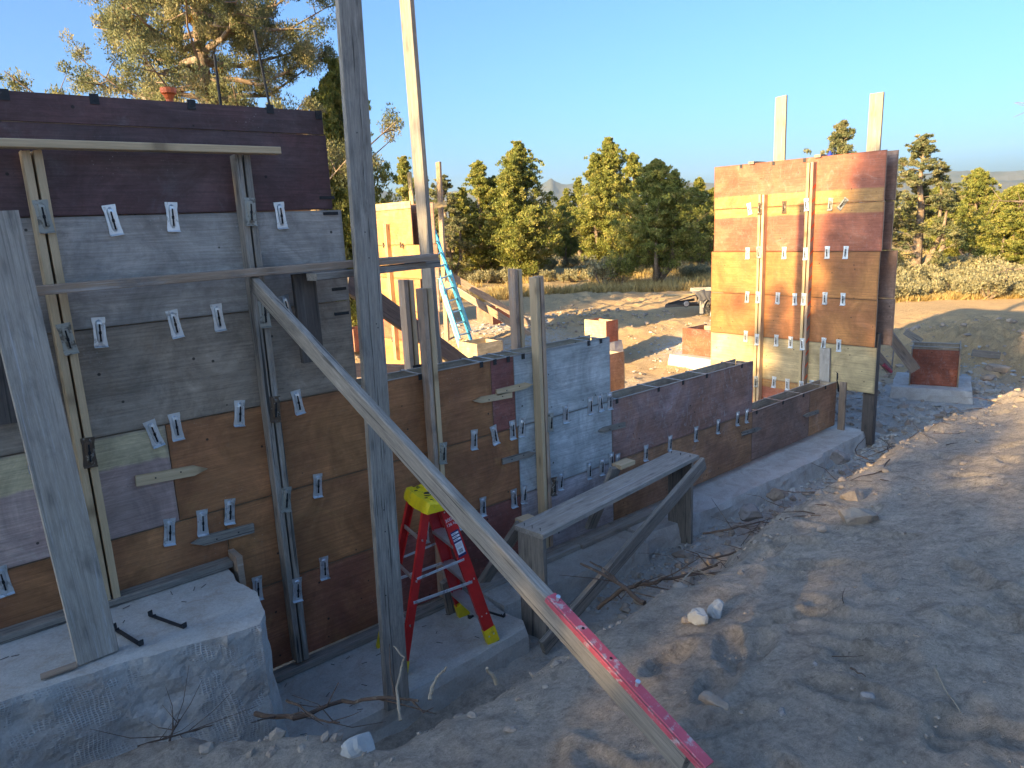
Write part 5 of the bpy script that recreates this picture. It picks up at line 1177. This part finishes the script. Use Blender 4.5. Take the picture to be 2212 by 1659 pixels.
mb = MB(); fen = [(.42 * math.cos(a), .42 * math.sin(a)) for a in np.linspace(0.05, math.pi - .05, 14)]
for k in range(13):
    (x0, z0), (x1, z1) = fen[k], fen[k + 1]
    mb.add([(x0, -.14, z0), (x1, -.14, z1), (x1, .14, z1), (x0, .14, z0), (x0 * .95, -.14, z0 * .95), (x1 * .95, -.14, z1 * .95)], [(0, 1, 2, 3), (0, 4, 5, 1)])
put('fender', mb.mesh('fender', 'strap_steel'), tr, frame(TM(.02, -.02, .33), tx, ty) @ Matrix.Scale(TK, 4))
tbeam('side_rail', (-.45, 0, .84), (3.0, 0, .84), (0, 0, 1), .14, .05, 'dusty_plank'); tbeam('side_rail', (-.45, 1.6, .84), (3.0, 1.6, .84), (0, 0, 1), .14, .05, 'dusty_plank')
for k in range(6): tbeam('deck_board', (-.4, .14 + k * .25, .76), (3.0, .14 + k * .25, .76), ty, .22, .04, 'grey_timber')
tbeam('frame_upright', (-.42, 0, .12), (-.42, 0, .78), tx, .12, .08, 'strap_steel')
tbeam('tongue', (-1.45, .75, .42), (-.35, .2, .48), (0, 0, 1), .09, .06, 'black_steel'); tbeam('tongue', (-1.45, .85, .42), (-.35, 1.4, .48), (0, 0, 1), .09, .06, 'black_steel'); tbeam('tongue', (-1.55, .75, .42), (-.6, .1, .80), (0, 0, 1), .04, .04, 'black_steel')
tbeam('skid', (-1.6, .7, .36), (-.3, .5, .40), (0, 0, 1), .10, .10, 'dark_timber')
mb = MB(); mb.tube([TM(-.98, .0, .50), TM(-.98, -.04, .50)], .095, 16); mb.tube([TM(-.98, -.041, .50), TM(-.98, -.05, .50)], [.07, .05], 16, 1); put('lamp', mb.mesh('lamp', ['black_steel', 'strap_steel']), tr)
tag(beam('lumber', TM(-1.3, 1.9, .62), TM(.6, 2.1, .62), ty, .30, .04, 'bright_board'), 'bright board stacked beside the trailer tongue', 'board')
mb = MB(); rsj = np.random.RandomState(2)
n_, m_ = 22, 16; V = []
for i in range(n_):
    for j in range(m_):
        u, v = i / (n_ - 1), j / (m_ - 1); a = (v - .5) * 2.6
        x = -.62 + u * .55 + .05 * math.sin(v * 9 + u * 4); y = math.sin(a) * .17 - .02; z = .96 - (1 - math.cos(a)) * .42 - .14 * (abs(u - .5) * 2) ** 3 + .02 * math.sin(u * 13 + v * 5) + .010 * rsj.normal()
        V.append(TM(x, y - .014 * math.sin(u * 17 + v * 3), z))
mb.add(V, [(i * m_ + j, (i + 1) * m_ + j, (i + 1) * m_ + j + 1, i * m_ + j + 1) for i in range(n_ - 1) for j in range(m_ - 1)])
V2 = [p + ty * -.012 - Vector((0, 0, .012)) for p in V]; mb.add(V2, [(i * m_ + j + 1, (i + 1) * m_ + j + 1, (i + 1) * m_ + j, i * m_ + j) for i in range(n_ - 1) for j in range(m_ - 1)])
tag(put('jacket', mb.mesh('jacket', 'grey_cloth', True)), 'crumpled dark grey jacket hanging over the trailer front', 'jacket')
for k, (x0, x1) in enumerate(((.30, .36), (.22, .30), (.38, .40))):
    A = TM(-.18 + k * .05, -.28, 0.0); B = TM(-.02 + k * .03, -.16, .82); mb = MB(); mb.tube([A, A.lerp(B, .5) + Vector((.02, 0, 0)), B], .014, 6)
    tag(put('steel_rod', mb.mesh('steel_rod', 'strap_steel')), ('left', 'right', 'middle')[k] + 'most' * (k < 2) + ' of the three rods leaning on the trailer wheel', 'rod')

# ------------------------------------------------------------------ rebar and cap over the tall wall
for (a, b, lb) in (((463, 118), (478, 236), 'left thin rebar standing above the dark wall'), ((549, 65), (586, 246), 'right leaning rebar standing above the dark wall')):
    A = on(*a, 1, 4.58); B = on(*b, 1, 4.58); mb = MB(); mb.tube([B - Vector((0, 0, .5)), B, A], .0075, 8)
    for k in range(50):
        q = B.lerp(A, k / 50); d = (A - B).normalized(); mb.tube([q, q + d * .004], .0092, 8, caps=False)
    tag(put('rebar', mb.mesh('rebar', 'black_steel')), lb, 'rebar')
q = on(366, 214, 1, 4.58); mb = MB(); mb.tube([(q.x, q.y, .70), (q.x, q.y, .775), (q.x, q.y, .80), (q.x, q.y, .81), (q.x, q.y, .82)], [.020, .020, .030, .042, .042], 12); mb.tube([(q.x, q.y, .82), (q.x, q.y, .838)], .044, 12)
tag(put('safety_cap', mb.mesh('safety_cap', 'orange_plastic')), 'orange mushroom safety cap poking above the dark wall', 'cap')

# ------------------------------------------------------------------ small steel and debris on the concrete
def form_tie(a, b, z, label):
    A = on(*a, 2, z); B = on(*b, 2, z); d = (B - A); L = d.length; mb = MB()
    mb.box((0, -.011, 0), (L, .011, .004)); mb.box((0, -.013, .004), (.004, .013, .030)); mb.box((L - .004, -.013, .004), (L, .013, .030)); mb.box((.03, -.011, .004), (.034, .011, .012)); mb.box((L - .034, -.011, .004), (L - .03, .011, .012))
    tag(put('form_tie', mb.mesh('form_tie', 'black_steel'), None, frame(A + Vector((0, 0, .001)), d, (-d.y, d.x, 0))), label, 'tie')
form_tie((247, 1358), (306, 1395), -2.012, 'dark steel form tie lying beside the standing plank')
form_tie((325, 1330), (400, 1357), -2.012, 'dark steel form tie lying on the block, right of the other')
form_tie((1013, 1337), (1040, 1318), ZS, 'steel form tie under the stepladder, left')
form_tie((1040, 1318), (1090, 1333), ZS, 'steel form tie at the slab corner, right')
for k in range(4):
    A = on(88, 1467 - k * 1.5, 2, -2.012 + k * .004); B = on(166, 1440 - k * 1.5, 2, -2.012 + k * .004)
    tag(beam('shim', A + Vector((0, 0, .003)), B + Vector((0, 0, .003)), (0, 1, .1 * k), .035, .004, 'aged_pine'), 'thin wooden shim in the small stack on the concrete block', 'shim', 'shims stacked on the concrete block')
mb = MB(); rs = np.random.RandomState(8)
for k in range(34):
    if k < 22: x, y, z = rs.uniform(1.4, 3.0), rs.uniform(3.72, 4.3), ZS + .004
    else: x, y, z = rs.uniform(-.1, 1.1), rs.uniform(3.9, 4.35), -2.013
    a = rs.uniform(0, 6.28); l = rs.uniform(.02, .06); mb.tube([(x, y, z), (x + l * math.cos(a), y + l * math.sin(a), z + .002)], .002, 5)
tag(put('nails', mb.mesh('nails', 'black_steel')), 'loose nails and bits of wire dropped on the concrete', 'nails', kind='stuff')

# ------------------------------------------------------------------ sticks and roots
def stick(label, pts, rad, mat='root_brown', name='stick', lift=.01, branches=0, seed=0):
    """pts: (px,py,z) with z the height of the ground there, or None to rest on the bank"""
    P = []
    for (x, y, z) in pts:
        q = on(x, y, 2, z); P.append(q + Vector((0, 0, lift)))
    rs = np.random.RandomState(seed + 50); mb = MB(); fine = []
    for i in range(len(P) - 1):
        for k in range(4): fine.append(P[i].lerp(P[i + 1], k / 4) + Vector(rs.normal(0, rad * .35, 3)))
    fine.append(P[-1]); n = len(fine)
    mb.tube(fine, [rad * (1 - .6 * i / n) * rs.uniform(.85, 1.15) for i in range(n)], 7)
    for b in range(branches):
        i = rs.randint(2, n - 1); q = fine[i]; d = (fine[i] - fine[i - 1]).normalized() + Vector(rs.normal(0, .7, 3)); d.z = abs(d.z) * .4; d.normalize(); l = rs.uniform(.08, .35)
        mb.tube([q, q + d * l * .5 + Vector(rs.normal(0, .015, 3)), q + d * l], [rad * .4, rad * .28, rad * .12], 5)
    return tag(put(name, mb.mesh(name, mat)), label, 'stick' if name == 'stick' else 'root')
stick('long dark root lying along the bank edge left of the wide grey post', [(555, 1556, -2.2), (640, 1562, -2.1), (740, 1530, -2.1), (840, 1520, -1.95), (905, 1528, -1.9)], .013, 'root_brown', 'root', .03, 6, 1)
stick('thin looped root beside the block corner', [(620, 1525, -2.2), (650, 1540, -2.1), (690, 1570, -2.0), (735, 1575, -1.9)], .007, 'root_brown', 'root', .03, 4, 2)
stick('pale root standing against the foot of the wide grey post', [(866, 1555, -1.90), (858, 1500, -1.86), (866, 1440, -1.78), (872, 1420, -1.74), (850, 1395, -1.70)], .007, 'twig_pale', 'root', .0, 0, 3)
stick('pale curved root sticking up from the bank right of the wide grey post', [(930, 1510, -1.88), (935, 1480, -1.84), (955, 1450, -1.80), (965, 1440, -1.78)], .008, 'twig_pale', 'root', .0, 0, 4)
stick('short broken stick poking out of the bank below the footing', [(1075, 1478, -1.78), (1052, 1448, -1.70)], .010, 'twig_pale', 'stick', .01, 0, 5)
stick('forked stick lying against the diagonal of the bench', [(1395, 1317, -1.9), (1340, 1275, -1.85), (1255, 1228, -1.95)], .014, 'root_brown', 'stick', .03, 2, 6)
stick('second stick crossing the forked stick beside the bench diagonal', [(1370, 1300, -1.9), (1325, 1255, -1.87), (1275, 1224, -1.92)], .010, 'root_brown', 'stick', .03, 1, 7)
stick('dark root running from the forked stick toward the far bench leg', [(1290, 1325, -2.2), (1345, 1285, -2.05), (1420, 1270, -2.0), (1480, 1258, -2.0), (1550, 1235, -1.95)], .014, 'root_brown', 'root', .04, 10, 8)
stick('thin dark root reaching past the far bench leg to the right', [(1520, 1170, -2.2), (1580, 1160, -2.1), (1640, 1145, -2.1), (1700, 1150, -2.05)], .008, 'root_brown', 'root', .06, 6, 9)
stick('long branch lying in the tangle above the sunlit boulder', [(1700, 1150, -2.1), (1765, 1118, -2.05), (1820, 1085, -2.1), (1905, 1075, -2.0)], .010, 'root_brown', 'stick', .06, 8, 10)
stick('dark branch leaning over the trench toward the footing end', [(1855, 1045, -2.3), (1885, 1030, -2.3), (1915, 1013, -2.3), (1940, 985, -2.35)], .012, 'root_brown', 'stick', .06, 4, 11)
stick('lower dark branch in the tangle near the trench end', [(1895, 1025, -2.2), (1950, 1028, -2.1), (2015, 1010, -2.1)], .012, 'root_brown', 'stick', .06, 10, 12)
stick('long thin stick lying alone on the lower right dirt', [(2019, 1415, -1.52), (2022, 1450, -1.5), (2040, 1490, -1.5), (2075, 1543, -1.5)], .0045, 'twig_pale', 'stick', .006, 0, 13)
stick('dark splinter lying in the footprints at the lower right', [(1835, 1445, -1.5), (1870, 1465, -1.5)], .004, 'root_brown', 'stick', .006, 0, 14)
stick('pale forked twig on the bank above the two pale rocks', [(1475, 1262, -1.72), (1500, 1235, -1.74), (1522, 1246, -1.7)], .004, 'twig_pale', 'stick', .02, 3, 15)
stick('thin bent stick near the right edge of the bank', [(2110, 895, -1.95), (2085, 925, -1.9), (2075, 945, -1.88)], .006, 'root_brown', 'stick', .02, 1, 16)
stick('little upright root tuft in front of the lath printed block', [(362, 1620, -2.15), (375, 1590, -2.15), (388, 1562, -2.15)], .006, 'root_brown', 'root', .02, 7, 17)
stick('thin dark root trailing over the dirt below the block', [(300, 1625, -2.1), (390, 1600, -2.12), (460, 1580, -2.15)], .005, 'root_brown', 'root', .03, 6, 18)
mb = MB(); rs = np.random.RandomState(78)
for k in range(60):
    x, y = rs.uniform(3.5, 6.4), rs.normal(2.45, .13)
    z = hz(x, y) + rs.uniform(.005, .07); a = rs.normal(0.25, .55) + (math.pi if rs.rand() < .5 else 0); l = rs.uniform(.15, .75); r_ = rs.uniform(.002, .007); P = [Vector((x, y, z))]
    for j in range(5):
        a += rs.normal(0, .28); q = P[-1] + Vector((math.cos(a), math.sin(a), 0)) * l / 5; q.z = max(hz(q.x, q.y) + .004, q.z + rs.normal(0, .012)); P.append(q)
    mb.tube(P, [r_, r_ * .95, r_ * .85, r_ * .7, r_ * .5, r_ * .3], 5, caps=False)
tag(put('root_tangle', mb.mesh('root_tangle', 'root_brown')), 'tangle of dark roots spilling over the bank edge beyond the bench', 'roots', kind='stuff')
mb = MB(); rs = np.random.RandomState(79)
for k in range(130):
    x, y = rs.uniform(3.6, 8.6), rs.normal(2.85, .22); r_ = .025 + .10 * rs.rand() ** 2.2; stone(mb, rs, (x, y, hz(x, y) + r_ * .1), r_)
tag(put('trench_stones', mb.mesh('trench_stones', 'rock_tan')), 'dusty brown stones half buried along the trench side', 'rubble', kind='stuff')
mb = MB(); rs = np.random.RandomState(77)
for k in range(230):
    u = rs.rand()
    if u < .62: x, y = rs.uniform(3.0, 8.5), rs.normal(2.55, .35)
    elif u < .75: x, y = rs.uniform(.8, 9), rs.uniform(-.3, 2.1)
    else: x, y = rs.uniform(8.5, 15), rs.uniform(2, 6)
    z = hz(x, y) + .006; a = rs.uniform(0, 6.28); l = rs.uniform(.03, .20) * (1.6 if u < .45 else 1); r_ = rs.uniform(.0012, .0045)
    q_ = rs.uniform(-.25, .25); mb.tube([(x, y, z), (x + l * .35 * math.cos(a), y + l * .35 * math.sin(a), z + l * .03), (x + l * .7 * math.cos(a + q_), y + l * .7 * math.sin(a + q_), z + l * rs.uniform(0, .06)), (x + l * math.cos(a + q_ * 1.6), y + l * math.sin(a + q_ * 1.6), z + .003)], [r_, r_ * .85, r_ * .65, r_ * .35], 4, caps=False)
tag(put('twig_litter', mb.mesh('twig_litter', 'root_brown')), 'small roots and twigs littering the bank and the trench', 'twigs', kind='stuff')

# ------------------------------------------------------------------ haze
HB = MB(); HB.box((-5150, -5150, -8), (5150, 5150, 330))
m = bpy.data.materials.new('haze'); m.use_nodes = True; n = m.node_tree; n.nodes.clear()
o_ = n.nodes.new('ShaderNodeOutputMaterial'); pv_ = n.nodes.new('ShaderNodeVolumePrincipled'); pv_.inputs['Color'].default_value = (.64, .82, 1, 1); pv_.inputs['Density'].default_value = 6e-5
n.links.new(pv_.outputs[0], o_.inputs['Volume']); MATS['haze'] = m
tag(put('haze', HB.mesh('haze', 'haze')), kind='stuff')
